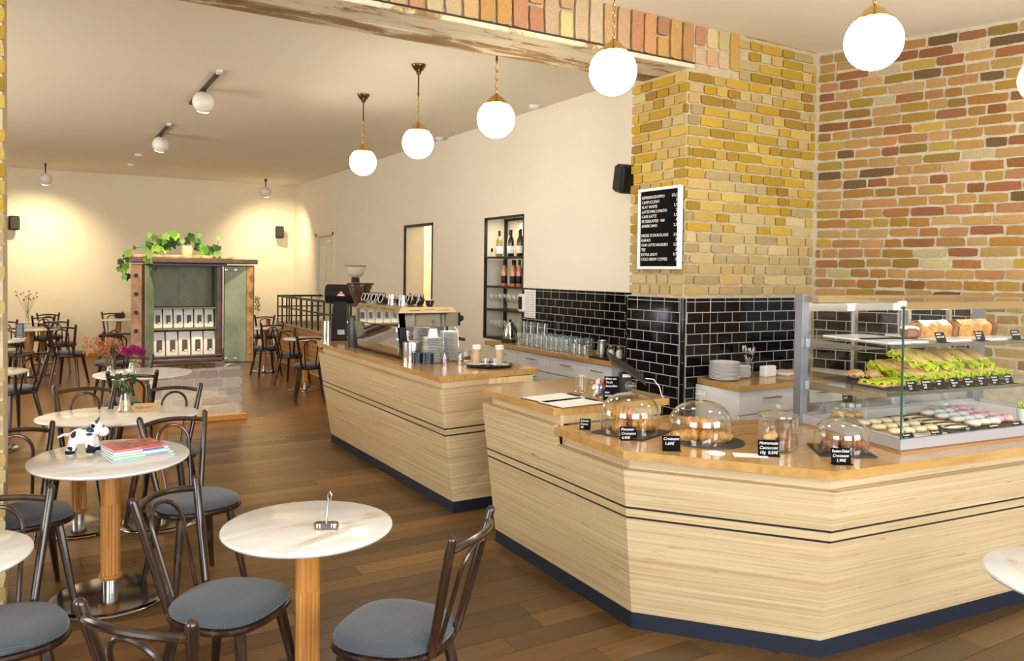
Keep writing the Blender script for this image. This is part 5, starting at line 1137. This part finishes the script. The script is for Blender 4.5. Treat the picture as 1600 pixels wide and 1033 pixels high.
tag(obj('paper_cup', MB().lathe([(0, 0.11), (0.03, 0.11), (0.04, 0.0), (0.037, 0.0), (0.027, 0.106), (0, 0.106)], 24), paint(lin(176, 128, 88), 0.8), None, (2.645, 5.815, ZK)), 'upturned brown paper cup beside the steel canister', 'cup')
lid = MB().lathe([(0, 0), (0.046, 0), (0.047, 0.004), (0.044, 0.013), (0.04, 0.014), (0, 0.010)], 24).mesh('cup_lid'); lid.materials.append(paint((0.012, 0.018, 0.03), 0.3))
for s, (x, y) in enumerate([(2.545, 5.70), (2.595, 5.615)]):
    for k in range(6): tag(obj('cup_lid', lid, None, None, (x, y, ZK+0.0142*k)), 'black cup lid in the %s short stack before the saucers, %s from the top' % (('left', 'right')[s], ORD[5-k]), 'lid', 'black lids')
def honey_jar(p, lab, fill, r=0.036, h=0.09):
    t = thing('small_jar', lab, 'jar', p); obj('jar', make_tumbler(r, r, h, 20), M['glass2'], t); obj('filling', MB().lathe([(0, 0.0125), (r-0.004, 0.0125), (r-0.004, 0.012+fill), (0, 0.012+fill)], 20), paint(lin(150, 84, 40), 0.2), t); return t
honey_jar((2.725, 5.585, ZK), 'small glass jar with amber filling before the saucer stacks', 0.018)
honey_jar((2.835, 5.535, ZK), 'short glass with brown drops left of the round tray', 0.010, 0.03, 0.07); honey_jar((2.875, 5.60, ZK), 'short glass behind the other by the round tray', 0.008, 0.03, 0.07); honey_jar((2.95, 5.66, ZK), 'wider glass jar with brown nuts behind the round tray', 0.03, 0.045, 0.085)
tr = thing('round_tray', 'round black serving tray with two latte glasses on the counter end', 'tray', (2.945, 5.26, ZK))
obj('tray_base', MB().lathe([(0, 0), (0.165, 0), (0.185, 0.016), (0.180, 0.018), (0.163, 0.005), (0, 0.005)], 40), M['black'], tr, smooth=50)
ZY = ZK+0.0055
for k, (x, y) in enumerate([(2.87, 5.325), (3.015, 5.225)]):
    nm = ('left', 'right')[k]
    tag(obj('saucer', sau, None, None, (x, y, ZY)), 'white saucer under the %s latte glass on the black tray' % nm, 'saucer')
    t = thing('latte_glass', 'tall %s latte glass with pale coffee and white foam on the tray' % nm, 'glass', (x, y, ZY+0.0065))
    obj('glass_wall', MB().lathe([(0, 0), (0.028, 0), (0.037, 0.145), (0.035, 0.145), (0.026, 0.01), (0, 0.01)], 28), M['glass2'], t)
    obj('coffee', MB().lathe([(0, 0.0105), (0.0255, 0.0105), (0.0335, 0.118), (0, 0.118)], 28, rfun=lambda r, z, a: r*(1+0.02*cos(14*a))), paint(lin(206, 172, 128), 0.5), t)
    obj('foam', MB().lathe([(0, 0.1185), (0.0335, 0.1185), (0.0348, 0.143), (0.03, 0.150), (0, 0.153)], 28), paint((0.82, 0.79, 0.74), 0.9), t)
for k, (x, y) in enumerate([(2.895, 5.225), (2.96, 5.20)]):
    o = obj('water_glass', make_tumbler(0.022, 0.026, 0.06, 18), M['glass2'], None, (x, y, ZY)); tag(o, 'small water glass at the front of the black tray, %s' % ('left', 'right')[k], 'glass')
tag(obj('tea_spoon', MB().tube([(3.02, 5.16, ZY+0.021), (3.10, 5.145, ZY+0.035)], 0.003, 6).ball((3.005, 5.163, ZY+0.0175), 0.010, 8, 6, sq=(1.5, 1, 0.35)), M['steel']), 'thin spoon sticking out over the right edge of the tray', 'spoon')

# ------------------------------------------------------------------ old safe on its whitewashed brick base
BROWN = mottled('dark_brown_paint', (0.035, 0.012, 0.008), (0.09, 0.035, 0.022), 9, 0.4); RUST = mottled('worn_brown_edge', (0.16, 0.075, 0.035), (0.34, 0.19, 0.10), 7, 0.7)
GREEN = mottled('worn_green_paint', (0.12, 0.15, 0.10), (0.21, 0.24, 0.165), 5, 0.5); OLIVE = mottled('olive_green_paint', (0.085, 0.088, 0.028), (0.15, 0.15, 0.052), 5, 0.45); OCHRE = mottled('ochre_edge', (0.22, 0.11, 0.03), (0.40, 0.22, 0.07), 8, 0.6)
sf = thing('old_safe', 'open antique safe with green inside and coffee bags on its shelves', 'safe', (0, 0, 0))
sx0, sx1, sy, sd = 0.97, 1.72, 9.16, 9.72
obj('body', MB().box((sx0+0.014, (sy+sd)/2, 1.205), (0.028, sd-sy, 1.08)).box((sx1-0.03, (sy+sd)/2, 1.205), (0.06, sd-sy, 1.08)).box(((sx0+sx1)/2, sd-0.02, 1.205), (sx1-sx0, 0.04, 1.08)).box(((sx0+sx1)/2, (sy+sd)/2, 0.695), (sx1-sx0, sd-sy, 0.06)), BROWN, sf, smooth=0)
obj('lining', MB().box((1.33, sd-0.045, 1.23), (0.66, 0.01, 1.0)).box((sx0+0.032, 9.45, 1.23), (0.008, 0.5, 1.0)).box((sx1-0.064, 9.45, 1.23), (0.008, 0.5, 1.0)), OLIVE, sf, smooth=0)
obj('upper_compartment', MB().box((1.33, 9.44, 1.50), (0.645, 0.016, 0.46)).box((1.33, 9.428, 1.51), (0.645, 0.012, 0.014)).box((1.31, 9.428, 1.50), (0.014, 0.012, 0.46)), OLIVE, sf, smooth=0)
for k, zz in enumerate((1.62, 1.38)): obj('keyhole', MB().lathe([(0, 0), (0.009, 0), (0.009, 0.004), (0, 0.004)], 10, mtx=Matrix.Translation((1.36, 9.431, zz)) @ Matrix.Rotation(pi/2, 4, 'X')), M['black'], sf)
obj('shelf_board', MB().box((1.33, 9.42, 1.035), (0.645, 0.48, 0.02)).box((1.33, 9.42, 1.262), (0.645, 0.50, 0.016)), OLIVE, sf, smooth=0)
obj('top_plate', MB().box((1.425, 9.34, 1.776), (1.27, 0.76, 0.05), bev=0.008).box((1.36, 9.12, 1.735), (0.78, 0.10, 0.03), bev=0.006), BROWN, sf, smooth=0)
obj('bottom_sill', MB().box((1.35, 9.13, 0.70), (0.78, 0.10, 0.035), bev=0.006).box((1.35, 9.12, 0.742), (0.76, 0.06, 0.02), bev=0.004), BROWN, sf, smooth=0)
def safe_door(hx, ex, ey, left):
    a = Vector((hx, sy-0.03, 0)); b = Vector((ex, ey, 0)); d = (b-a); L = d.length; th = atan2(d.y, d.x); z0, z1 = 0.655, 1.735
    dr = obj('door', MB().box((L/2, 0, 0), (L, 0.11, z1-z0), bev=0.006), BROWN, sf, (a.x, a.y, (z0+z1)/2), th, smooth=0); s = 1 if left else -1
    obj('inner_panel', MB().box((L*0.40, s*0.058, 0), (L*0.74, 0.012, z1-z0-0.03), bev=0.004), GREEN, dr, smooth=0)
    obj('wood_edge', MB().box((L+0.004, 0, 0), (0.012, 0.105, z1-z0-0.02)) if left else MB().box((L*0.89, s*0.058, 0), (L*0.22, 0.010, z1-z0-0.03)), RUST if left else OCHRE, dr, smooth=0)
    if left:
        for k in range(5): obj('bolt_hole', MB().lathe([(0, 0), (0.022, 0), (0.022, 0.006), (0, 0.006)], 16, mtx=Matrix.Translation((L+0.008, 0, 0.42-0.19*k)) @ Matrix.Rotation(pi/2, 4, 'Y')), M['black'], dr)
    else:
        for k in range(6): obj('bolt', MB().lathe([(0, 0), (0.018, 0), (0.016, 0.035), (0, 0.037)], 14, mtx=Matrix.Translation((L*0.90, s*0.062, 0.43-0.17*k)) @ Matrix.Rotation(-s*pi/2, 4, 'X')), OCHRE, dr)
    for zz in (0.49, -0.49):
        for q in (0.10, 0.42): obj('hinge_pin', MB().lathe([(0, 0), (0.014, 0), (0.014, 0.03), (0, 0.032)], 12, mtx=Matrix.Translation((L*q, s*0.064, zz)) @ Matrix.Rotation(-s*pi/2, 4, 'X')), M['steel'], dr)
    return dr
safe_door(0.965, 0.83, 8.90, True); safe_door(1.735, 2.03, 9.03, False)
ws_ = tag(obj('wood_slab', MB().box((1.30, 9.14, 1.818), (1.0, 0.30, 0.032), 0.01, bev=0.007), mottled('rough_bark_slab', (0.20, 0.09, 0.03), (0.62, 0.42, 0.24), 12, 0.85, 0.8)), 'rough bark-edged wooden slab lying on top of the safe', 'board')
BAGP = mottled('cream_bag_paper', (0.70, 0.67, 0.60), (0.80, 0.77, 0.71), 8, 0.7)
def coffee_bag(h, w):
    t = thing('coffee_bag', '', 'bag'); b = MB(); d = 0.075
    lv = [(0, w*0.96, d), (0.02, w, d*1.05), (h*0.5, w*0.99, d*1.0), (h*0.82, w*0.97, d*0.55), (h*0.95, w*0.96, 0.012), (h, w*0.96, 0.008)]
    for z, ww, dd in lv: b.v += [(-ww/2, -dd/2, z), (0, -dd/2*1.08, z), (ww/2, -dd/2, z), (ww/2, dd/2, z), (-ww/2, dd/2, z)]
    for r in range(len(lv)-1):
        for k in range(5): k2 = (k+1) % 5; b.f.append((r*5+k, r*5+k2, r*5+5+k2, r*5+5+k))
    b.f.append((4, 3, 2, 1, 0)); b.f.append(tuple((len(lv)-1)*5+k for k in range(5)))
    obj('bag_body', b, BAGP, t, smooth=25)
    obj('dark_label', MB().box((0.004, -d/2*1.08-0.003, h*0.46), (w*0.46, 0.003, h*0.46)), paint(lin(84, 70, 66), 0.6), t, smooth=0)
    obj('white_field', MB().box((0.012, -d/2*1.08-0.005, h*0.27), (w*0.24, 0.002, h*0.06)), M['paper'], t, smooth=0)
    return t
KG = Kind(coffee_bag(0.275, 0.118)); KH = Kind(coffee_bag(0.20, 0.094))
for k in range(5): KG.put((1.078+0.129*k, 9.24+rnd.uniform(-0.02, 0.02), 0.7265), rnd.uniform(-0.14, 0.14), 'cream coffee bag with dark label on the lower safe shelf, %s from the left' % ORD[k], 'coffee bags, lower shelf')
for k in range(6): KH.put((1.065+0.106*k, 9.28, 1.0465), rnd.uniform(-0.05, 0.05), 'smaller cream coffee bag on the upper safe shelf, %s from the left' % ORD[k], 'coffee bags, upper shelf')
bs = thing('safe_base', 'whitewashed brick plinth carrying the old safe', 'plinth', (0, 0, 0))
obj('core', MB().box((1.47, 9.50, 0.30), (0.90, 0.62, 0.60)), mottled('white_lime_mortar', (0.56, 0.53, 0.48), (0.70, 0.67, 0.62), 14, 0.95, 0.6), bs, smooth=0)
WHT = [lin(*c) for c in ((214, 204, 190), (204, 194, 182), (220, 212, 200), (196, 180, 170), (210, 200, 184))]
z = 0.075
for r in range(5):
    x = 1.0-rnd.uniform(0, 0.15); h = 0.098
    while x < 1.95:
        L = rnd.uniform(0.2, 0.34); a, b = max(x, 1.0), min(x+L, 1.95)
        if b-a > 0.04: brick(bs, ((a+b)/2, 9.195, z+h/2), 0, b-a-0.008, h-0.008, 0.012, rnd.choice(WHT))
        x += L
    z += h+0.002
x = 1.0
while x < 1.62:
    L = rnd.uniform(0.12, 0.24); brick(bs, (x+L/2, 9.19, 0.62), 0, L-0.014, 0.05, 0.02, lin(150, 112, 66)); x += L
for k in range(5): brick(bs, (1.93, 9.30+0.15*(k % 4), 0.125+0.1*k), pi/2, 0.14, 0.09, 0.012, WHT[k])
obj('floor_trim', MB().box((1.48, 9.16, 0.035), (1.02, 0.05, 0.07), bev=0.008), paint(lin(186, 132, 62), 0.4), bs, smooth=0)
# ivy in its vase
iv = thing('ivy_plant', 'trailing green ivy in a cream vase on top of the safe', 'plant', (1.345, 9.12, 1.8345))
obj('vase', MB().lathe([(0, 0), (0.045, 0), (0.056, 0.02), (0.058, 0.06), (0.050, 0.10), (0.046, 0.105), (0.046, 0.10), (0.052, 0.06), (0.05, 0.02), (0, 0.01)], 24), paint(lin(236, 214, 150), 0.3), iv)
def ivy_leaf():
    out = [(0, -0.42), (-0.22, -0.50), (-0.48, -0.30), (-0.36, -0.10), (-0.55, 0.12), (-0.26, 0.16), (0, 0.62), (0.26, 0.16), (0.55, 0.12), (0.36, -0.10), (0.48, -0.30), (0.22, -0.50)]
    b = MB(); n = len(out)
    for th in (0.0, -0.035):
        b.v.append((0, th+0.06, -0.1)); b.v += [(x, th+0.10*(-1 if i in (0, 6) else 1)*abs(x)-0.05*z, z) for i, (x, z) in enumerate(out)]
    for i in range(n): j = (i+1) % n; b.f.append((0, 1+i, 1+j)); b.f.append((n+1, n+2+j, n+2+i)); b.f.append((1+i, n+2+i, n+2+j, 1+j))
    m = b.mesh('leaf', 60); m.materials.append(colored('ivy_leaf', 0.5, 6, 0.75, 1.2, 0.2, 0.002, 0.3)); return m
LM = ivy_leaf(); LC = [lin(*c) for c in ((60, 104, 34), (44, 82, 32), (84, 134, 40), (36, 62, 30), (112, 150, 44), (28, 44, 30))]
LP = [(450,130),(490,155),(625,140),(700,110),(730,140),(600,190),(590,250),(610,290),(545,190),(670,190),(700,230),(650,260),(720,190),(770,200),(800,190),(850,190),(890,140),(910,170),(985,130),(965,185),(965,235),(960,270),(1010,245),(1040,290),(1090,260),(1120,290),(1150,250),(1140,310),(1075,320),(1180,270),(1175,335),(1200,155),(430,215),(450,240),(490,250),(385,265),(280,260),(200,330),(195,370),(125,415),(130,490),(185,470),(170,580),(200,575),(440,340),(430,390),(510,295),(540,270),(1025,320),(575,220),(640,225)]
io = Vector((1.345, 9.12, 1.8345)); LW = []
for k, (a, b) in enumerate(LP):
    yl = 8.93+rnd.uniform(-0.03, 0.06) if (b > 330 or a < 260) else 9.08+rnd.uniform(-0.07, 0.07)
    p = ay(170+a/6.957, 350+b/6.957, yl)-io; LW.append(p)
    s = rnd.uniform(0.062, 0.098)*(0.7 if a in (1200, 280, 385) else 1); o = obj('leaf', LM, None, iv, p, (rnd.uniform(-0.5, 0.5), pi+rnd.uniform(-0.9, 0.9), rnd.uniform(-0.6, 0.6))); o.scale = (s, s, s)
    c = LC[4] if (390 < a < 560 and b > 240) else rnd.choice(LC); o.color = (*c, 1)
def stem(ids): return MB().tube([Vector((0, 0, 0.08)), Vector((0, 0, 0.13))]+[LW[i]+Vector((0, 0.012, 0)) for i in ids], 0.003, 5)
for ids in ((13, 10, 9, 5, 8, 34, 33, 36, 37, 39, 40, 42), (14, 15, 17, 19, 20, 22, 24, 26, 29, 31), (12, 3, 2, 0), (13, 11, 46, 44, 45)): obj('stem', stem(ids), paint(lin(80, 60, 36), 0.8), iv)

# ------------------------------------------------------------------ stair well: low brick parapet and steel railing
pz = 0.70
pw = struct('wall_parapet', MB().box((3.86, 11.9, pz/2), (0.20, 5.9, pz)).box((4.25, 14.78, pz/2), (0.60, 0.2, pz)), M['mortar_dark'])
brick_rows(pw, (3.76, 14.88, 0), -pi/2, 5.95, 0.02, pz, 0.0775, 0.014, (0.12, 0.24, 0.24), lambda u, z: rnd.choice(PALE), 0.004, limit=0)
obj('coping', MB().box((3.86, 11.9, pz+0.012), (0.22, 5.92, 0.024), bev=0.004).box((4.28, 14.78, pz+0.012), (0.62, 0.22, 0.024), bev=0.004), M['mortar'], pw, smooth=0)
rl = thing('stair_railing', 'black steel railing around the stairwell behind the coffee counter', 'railing', (0, 0, 0))
XR, YR, ZR1, ZR2, ZR3 = 3.76, 14.78, 1.205, 1.01, 0.83
for z, h in ((ZR1, 0.035), (ZR2, 0.022)):
    obj('rail', MB().box((XR, (YR+9.0)/2, z), (0.035, YR-9.0, h)), M['blacksteel'], rl, smooth=0); obj('rail', MB().box(((XR+4.6)/2, YR, z), (4.6-XR, 0.035, h)), M['blacksteel'], rl, smooth=0)
obj('rail', MB().box(((XR+4.6)/2, YR, ZR3), (4.6-XR, 0.03, 0.022)), M['blacksteel'], rl, smooth=0)
for k in range(19): obj('baluster', MB().box((XR, YR-0.31*k, (ZR1+pz)/2+0.01), (0.022, 0.022, ZR1-pz-0.02)), M['blacksteel'], rl, smooth=0)
for k in range(1, 4): obj('baluster', MB().box((XR+0.21*k, YR, (ZR1+pz)/2+0.01), (0.022, 0.022, ZR1-pz-0.02)), M['blacksteel'], rl, smooth=0)

# ------------------------------------------------------------------ on the tables
HT = 0.7305
ch_ = thing('card_holder', 'chrome two-lobed card holder with upright clip on the foreground table', 'card holder', tuple(az(510, 826, HT)), -0.45)
cbm = MB()
for s in (-1, 1): cbm.lathe([(0, 0), (0.018, 0), (0.0195, 0.004), (0.0195, 0.020), (0.017, 0.024), (0, 0.024)], 20, (s*0.026, 0, 0))
cbm.box((0, 0, 0.012), (0.05, 0.037, 0.023), bev=0.003); obj('weight', cbm, M['steel_dark'], ch_)
obj('clip_wire', MB().tube([(0, 0, 0.02), (0.004, 0, 0.07), (0.007, 0, 0.105), (0.004, 0, 0.125), (0.012, 0, 0.140), (0.019, 0, 0.125), (0.012, 0, 0.10)], 0.0030, 6), M['steel'], ch_)
# toy cow: one sewn body grown from a remeshed set of stuffed volumes
cw = thing('toy_cow', 'black and white plush cow with blue neck bow on the marble table', 'toy', tuple(az(128, 708, HT)), -0.18)
sk = MB(); sk.ball((0, 0, 0.088), 1, 20, 14, sq=(0.062, 0.044, 0.044)); sk.ball((0.066, 0, 0.130), 1, 20, 14, sq=(0.036, 0.034, 0.034)); sk.ball((0.096, -0.004, 0.110), 1, 18, 12, sq=(0.028, 0.030, 0.024)); sk.ball((0.045, 0, 0.108), 1, 16, 10, sq=(0.03, 0.028, 0.03))
LEGS = [(0.040, -0.030), (0.055, 0.032), (-0.042, -0.034), (-0.045, 0.032)]
for x, y in LEGS: sk.tube([(x*0.85, y*0.7, 0.075), (x, y, 0.045), (x*1.15, y*1.1, 0.016)], [0.025, 0.021, 0.022], 12); sk.ball((x*1.15, y*1.1, 0.016), 0.022, 14, 8)
sk.tube([(-0.055, 0, 0.10), (-0.085, 0.004, 0.10), (-0.115, 0.01, 0.085)], [0.010, 0.008, 0.006], 8)
def remeshed(mb, vox, name):
    me = mb.mesh('tmp', 0); o = bpy.data.objects.new('tmp', me); C.objects.link(o); r = o.modifiers.new('r', 'REMESH'); r.mode = 'VOXEL'; r.voxel_size = vox
    s_ = o.modifiers.new('s', 'SMOOTH'); s_.iterations = 4; s_.factor = 0.5; bpy.context.view_layer.update()
    m2 = bpy.data.meshes.new_from_object(o.evaluated_get(bpy.context.evaluated_depsgraph_get())); m2.name = name; bpy.data.objects.remove(o); m2.shade_smooth(); return m2
def cow_hide():
    m, t, b, L = nmat('black_and_white_plush'); v = coords(t, L, (1, 1, 1)); f = noise(t, L, v, 19, 1, 0.4); c = ramp(t, [(0.56, (0.82, 0.82, 0.83)), (0.58, (0.012, 0.012, 0.014))], f, L)
    L.new(c, b.inputs['Base Color']); b.inputs['Roughness'].default_value = 0.95; b.inputs['Sheen Weight'].default_value = 0.4; bump(t, L, b, noise(t, L, v, 240, 2), 0.4, 0.002); return m
bm_ = remeshed(sk, 0.0038, 'plush_body'); bm_.materials.clear(); bm_.materials.append(cow_hide()); obj('plush_body', bm_, None, cw)
for x, y in LEGS: obj('hoof', MB().ball((x*1.15, y*1.1, 0.0165), 1, 16, 10, sq=(0.0245, 0.0245, 0.0165)), paint((0.010, 0.010, 0.012), 0.95), cw, smooth=80)
obj('muzzle', MB().ball((0.100, -0.004, 0.108), 1, 18, 12, sq=(0.028, 0.031, 0.025)), paint((0.80, 0.82, 0.86), 0.95), cw, smooth=80)
for s in (-1, 1):
    obj('ear', MB().ball((0, 0, 0), 1, 12, 8, mtx=Matrix.Translation((0.056, s*0.040, 0.145)) @ Matrix.Rotation(s*0.6, 4, 'X'), sq=(0.010, 0.022, 0.007)), paint((0.010, 0.010, 0.012), 0.95), cw, smooth=80)
    obj('horn', MB().tube([(0.070, s*0.018, 0.158), (0.074, s*0.028, 0.172), (0.080, s*0.030, 0.180)], [0.007, 0.005, 0.002], 8), paint(lin(90, 70, 60), 0.9), cw)
    obj('eye', MB().ball((0.0975, s*0.017, 0.137), 0.0042, 10, 6), paint((0.01, 0.02, 0.05), 0.1), cw, smooth=80)
    obj('nostril', MB().ball((0.125, s*0.010-0.004, 0.112), 0.003, 8, 6), paint(lin(120, 150, 190), 0.8), cw, smooth=80)
    obj('bow', MB().ball((0.040, -0.038+s*0.002, 0.113+s*0.010), 1, 10, 6, sq=(0.016, 0.006, 0.008)), paint(lin(40, 70, 120), 0.8), cw, smooth=80)
# magazines
mA, mB = az(176, 724, HT), az(274, 710, HT); mth = atan2(mB.y-mA.y, mB.x-mA.x); mc = (mA+mB)/2; mn = Vector((-sin(mth), cos(mth), 0))
MAG = [(lin(150, 178, 200), lin(224, 150, 140), 'pale blue and pink'), (lin(190, 210, 140), lin(110, 150, 180), 'green and yellow spined'), (lin(176, 206, 216), lin(232, 236, 240), 'white and teal'), (lin(206, 198, 220), lin(80, 90, 140), 'lilac'), (lin(214, 120, 110), lin(190, 70, 60), 'red covered, topmost')]
zc_ = HT
for k, (cv, spn, nm) in enumerate(MAG):
    th_ = 0.011 if k < 4 else 0.009; t = thing('magazine', '%s children magazine in the pile beside the toy cow' % nm if k < 4 else 'red covered magazine on top of the pile beside the toy cow', 'book', (mc.x+mn.x*(0.105+0.006*k)-0.004*k, mc.y+mn.y*(0.105+0.006*k), zc_), mth+(-0.03, 0.02, -0.02, 0.03, 0.05)[k], 'magazine pile'); W2 = 0.30-0.012*k
    obj('pages', MB().box((0, 0.002, th_/2), (W2-0.004, 0.205, th_-0.003)), M['paper'], t, smooth=0)
    obj('cover', MB().box((0, 0, th_-0.001), (W2, 0.21, 0.002)).box((0, -0.1045, th_/2), (W2, 0.002, th_)).box((0, 0, 0.001), (W2, 0.21, 0.002)), paint(cv, 0.25), t, smooth=0)
    obj('spine_stripe', MB().box((W2*0.22, -0.106, th_/2), (W2*0.4, 0.001, th_*0.7)), paint(spn, 0.3), t, smooth=0)
    if k == 4: obj('cover_picture', MB().box((0.02, 0.0, th_+0.0003), (W2*0.8, 0.16, 0.0006)), mottled('red_cover_picture', lin(120, 40, 40), lin(224, 150, 140), 30, 0.3, 0), t, smooth=0)
    zc_ += th_+0.0006
# vases and flowers
def vase(p, lab, h=0.14, r=0.042, gl='glass2'):
    t = thing('bud_vase', lab, 'vase', p)
    obj('vase_glass', MB().lathe([(0, 0), (r, 0), (r*1.03, 0.006), (r*0.55, h*0.72), (r*0.45, h*0.88), (r*0.58, h), (r*0.5, h), (r*0.38, h*0.88), (r*0.48, h*0.72), (r*0.95, 0.01), (0, 0.008)], 24), M[gl], t); return t
v1 = vase(tuple(az(195, 643, HT)), 'clear bottle vase with dark green sprig on the oval table', 0.155, 0.046)
obj('water', MB().lathe([(0, 0.012), (0.042, 0.012), (0.032, 0.075), (0, 0.075)], 20), paint(lin(200, 186, 140), 0.1), v1)
for k in range(26):
    a = k*2.4; h = 0.13+0.13*((k*7) % 10)/10; r = 0.012+0.050*sin(pi*min(1, (h-0.12)/0.16)); p = Vector((r*cos(a), r*sin(a), h))
    o = obj('leaf', LM, None, v1, p, (rnd.uniform(-0.8, 0.8), pi+rnd.uniform(-1.2, 1.2), a)); s = rnd.uniform(0.026, 0.044); o.scale = (s,)*3; o.color = (*rnd.choice([lin(46, 86, 40), lin(62, 112, 50), lin(36, 66, 34)]), 1)
for k in range(4): obj('stem', MB().tube([(0.01*cos(k*2), 0.01*sin(k*2), 0.01), (0.004*cos(k), 0.004*sin(k), 0.13), (0.03*cos(k*1.6), 0.03*sin(k*1.6), 0.24)], 0.002, 5), paint(lin(60, 80, 36), 0.7), v1)
for k, (a, h) in enumerate([(0.5, 0.275), (2.9, 0.265)]): obj('white_flower', frill(0.022, 0.022, 0.006, 20, 50+k), M['paper'], v1, (0.03*cos(a), 0.03*sin(a), h), smooth=50)
rs = thing('reserved_block', 'small wooden table sign with dark lettering on the oval table', 'sign', tuple(az(228, 642, HT)), -0.25)
wb = MB().prism([(-0.075, -0.02), (0.075, -0.02), (0.075, 0.02), (-0.075, 0.02)], 0, 0.052, [(-0.075, -0.006), (0.075, -0.006), (0.075, 0.006), (-0.075, 0.006)]); obj('block', wb, paint(lin(196, 160, 104), 0.5), rs, smooth=0)
lettering(rs, ['RESERVIERT'], 0.020, M['darkink'], Matrix.Translation((-0.064, -0.0148, 0.018)) @ Matrix.Rotation(radians(75), 4, 'X'), width=0.128)
v2 = vase(tuple(az(206, 584, HT)), 'vase of magenta pompom flowers on the table before the safe', 0.13, 0.04)
MAGT = colored('magenta_petals', 0.8, 40, 0.6, 1.25, 0.8, 0.004)
for k, (x, z) in enumerate([(-0.07, 0.215), (-0.02, 0.20), (0.045, 0.21), (0.075, 0.195), (0.01, 0.225)]):
    b = MB()
    for i in range(70):
        zz = 1-2*(i+0.5)/70; rr = sqrt(1-zz*zz); a = i*2.4; d = Vector((rr*cos(a), rr*sin(a), zz)); b.tube([d*0.012, d*0.036, d*0.046], [0.003, 0.0075, 0.001], 4)
    o = obj('pompom', b, MAGT, v2, (x, -0.02*(k % 2), z)); o.color = (*(lin(176, 46, 120), lin(150, 38, 104))[k % 2], 1); o['kind'] = 'stuff'
    obj('stem', MB().tube([(0, 0, 0.02), (x*0.3, 0, 0.12), (x, -0.02*(k % 2), z-0.02)], 0.002, 5), paint(lin(80, 110, 50), 0.7), v2)
v3 = vase(tuple(az(172, 590, HT)), 'tall bunch of dried orange flowers at the edge of the table before the safe', 0.13, 0.04)
ORG = colored('dried_orange', 0.9, 40, 0.6, 1.2, 0.6, 0.004); sb_ = MB()
for k in range(26):
    a = k*2.4; sp = 0.05+0.17*((k*13) % 26)/26; h = 0.20+0.13*((k*5) % 9)/9; tip = Vector((sp*cos(a)-0.06, sp*sin(a)*0.6, h)); sb_.tube([(0, 0, 0.03), tip*0.4+Vector((0.01, 0, 0.08)), tip], 0.0018, 4)
    b = MB()
    for i in range(7): q = tip+Vector((rnd.uniform(-0.02, 0.02), rnd.uniform(-0.02, 0.02), rnd.uniform(-0.02, 0.03))); b.tube([q, q+Vector((rnd.uniform(-.01, .01), 0, 0.014)), q+Vector((rnd.uniform(-.016, .016), rnd.uniform(-.01, .01), 0.026))], [0.003, 0.007, 0.002], 5)
    o = obj('flower_head', b, ORG, v3); o['kind'] = 'stuff'; o.color = (*rnd.choice([lin(190, 104, 66), lin(176, 120, 74), lin(164, 86, 70), lin(196, 130, 90)]), 1)
obj('stems', sb_, paint(lin(130, 110, 60), 0.8), v3, kind='stuff')
v4 = vase(tuple(az(43, 509, HT)), 'tall narrow vase of dried flowers on the far left table', 0.24, 0.04); sb_ = MB()
for k in range(14):
    a = k*2.4; sp = 0.03+0.10*(k % 5)/5; tip = Vector((sp*cos(a)*1.5, sp*sin(a), 0.42+0.16*((k*5) % 7)/7)); sb_.tube([(0, 0, 0.05), (tip.x*0.2, tip.y*0.2, 0.24), tip], 0.0025, 4)
    obj('flower_head', MB().ball((0, 0, 0), 0.014, 8, 6), paint(rnd.choice([lin(176, 130, 60), lin(120, 76, 50), lin(206, 170, 90)]), 0.9), v4, tip)
obj('stems', sb_, paint(lin(150, 130, 80), 0.8), v4, kind='stuff')
v5 = vase(tuple(az(402, 494, HT)), 'small vase with a green sprig on the far right table', 0.12, 0.035)
for k in range(16):
    a = k*2.4; o = obj('leaf', LM, None, v5, (0.035*cos(a), 0.035*sin(a), 0.13+0.018*k), (rnd.uniform(-0.8, 0.8), rnd.uniform(-2, 2), a)); o.scale = (0.05,)*3; o.color = (*lin(96, 110, 50), 1)
obj('stem', MB().tube([(0, 0, 0.02), (0.01, 0, 0.2), (0, 0, 0.42)], 0.003, 5), paint(lin(90, 90, 40), 0.8), v5)
ms = thing('menu_stand', 'dark upright menu stand with pale print on the far left table', 'menu', tuple(az(31, 529, HT)), -0.2)
obj('panel', MB().box((0, 0, 0.105), (0.10, 0.012, 0.19), bev=0.002), paint(lin(52, 52, 58), 0.4), ms); obj('foot', MB().box((0, 0, 0.004), (0.16, 0.07, 0.008)), M['lacquer'], ms); pr3 = MB()
for k in range(6): pr3.box((0, -0.0068, 0.03+0.028*k), (0.06, 0.001, 0.012))
obj('print', pr3, paint(lin(150, 156, 170), 0.6), ms, smooth=0)
tag(obj('box_camera', MB().box((0, 0, 0.05), (0.17, 0.10, 0.10), bev=0.015).lathe([(0, 0), (0.03, 0), (0.03, 0.03), (0, 0.03)], 16, mtx=Matrix.Translation((0, -0.05, 0.05)) @ Matrix.Rotation(pi/2, 4, 'X')), M['black'], None, tuple(az(187, 497, HT)), -0.3), 'dark box with round front on the table left of the safe', 'box')
bgp = bag_chair.location; bag = thing('shoulder_bag', 'brown shoulder bag lying on the chair seat left of the safe', 'bag', (bgp.x, bgp.y, 0.4985), 0.2)
bb_ = MB().ball((0, 0, 0.13), 1, 18, 12, sq=(0.13, 0.07, 0.13)); obj('bag_body', bb_, mottled('brown_leather', lin(56, 38, 28), lin(104, 74, 52), 14, 0.6), bag, smooth=80)
obj('strap', MB().tube([(-0.10, 0, 0.20), (-0.08, 0, 0.33), (0, 0, 0.38), (0.08, 0, 0.33), (0.10, 0, 0.20)], 0.010, 6), paint(lin(50, 34, 26), 0.7), bag)
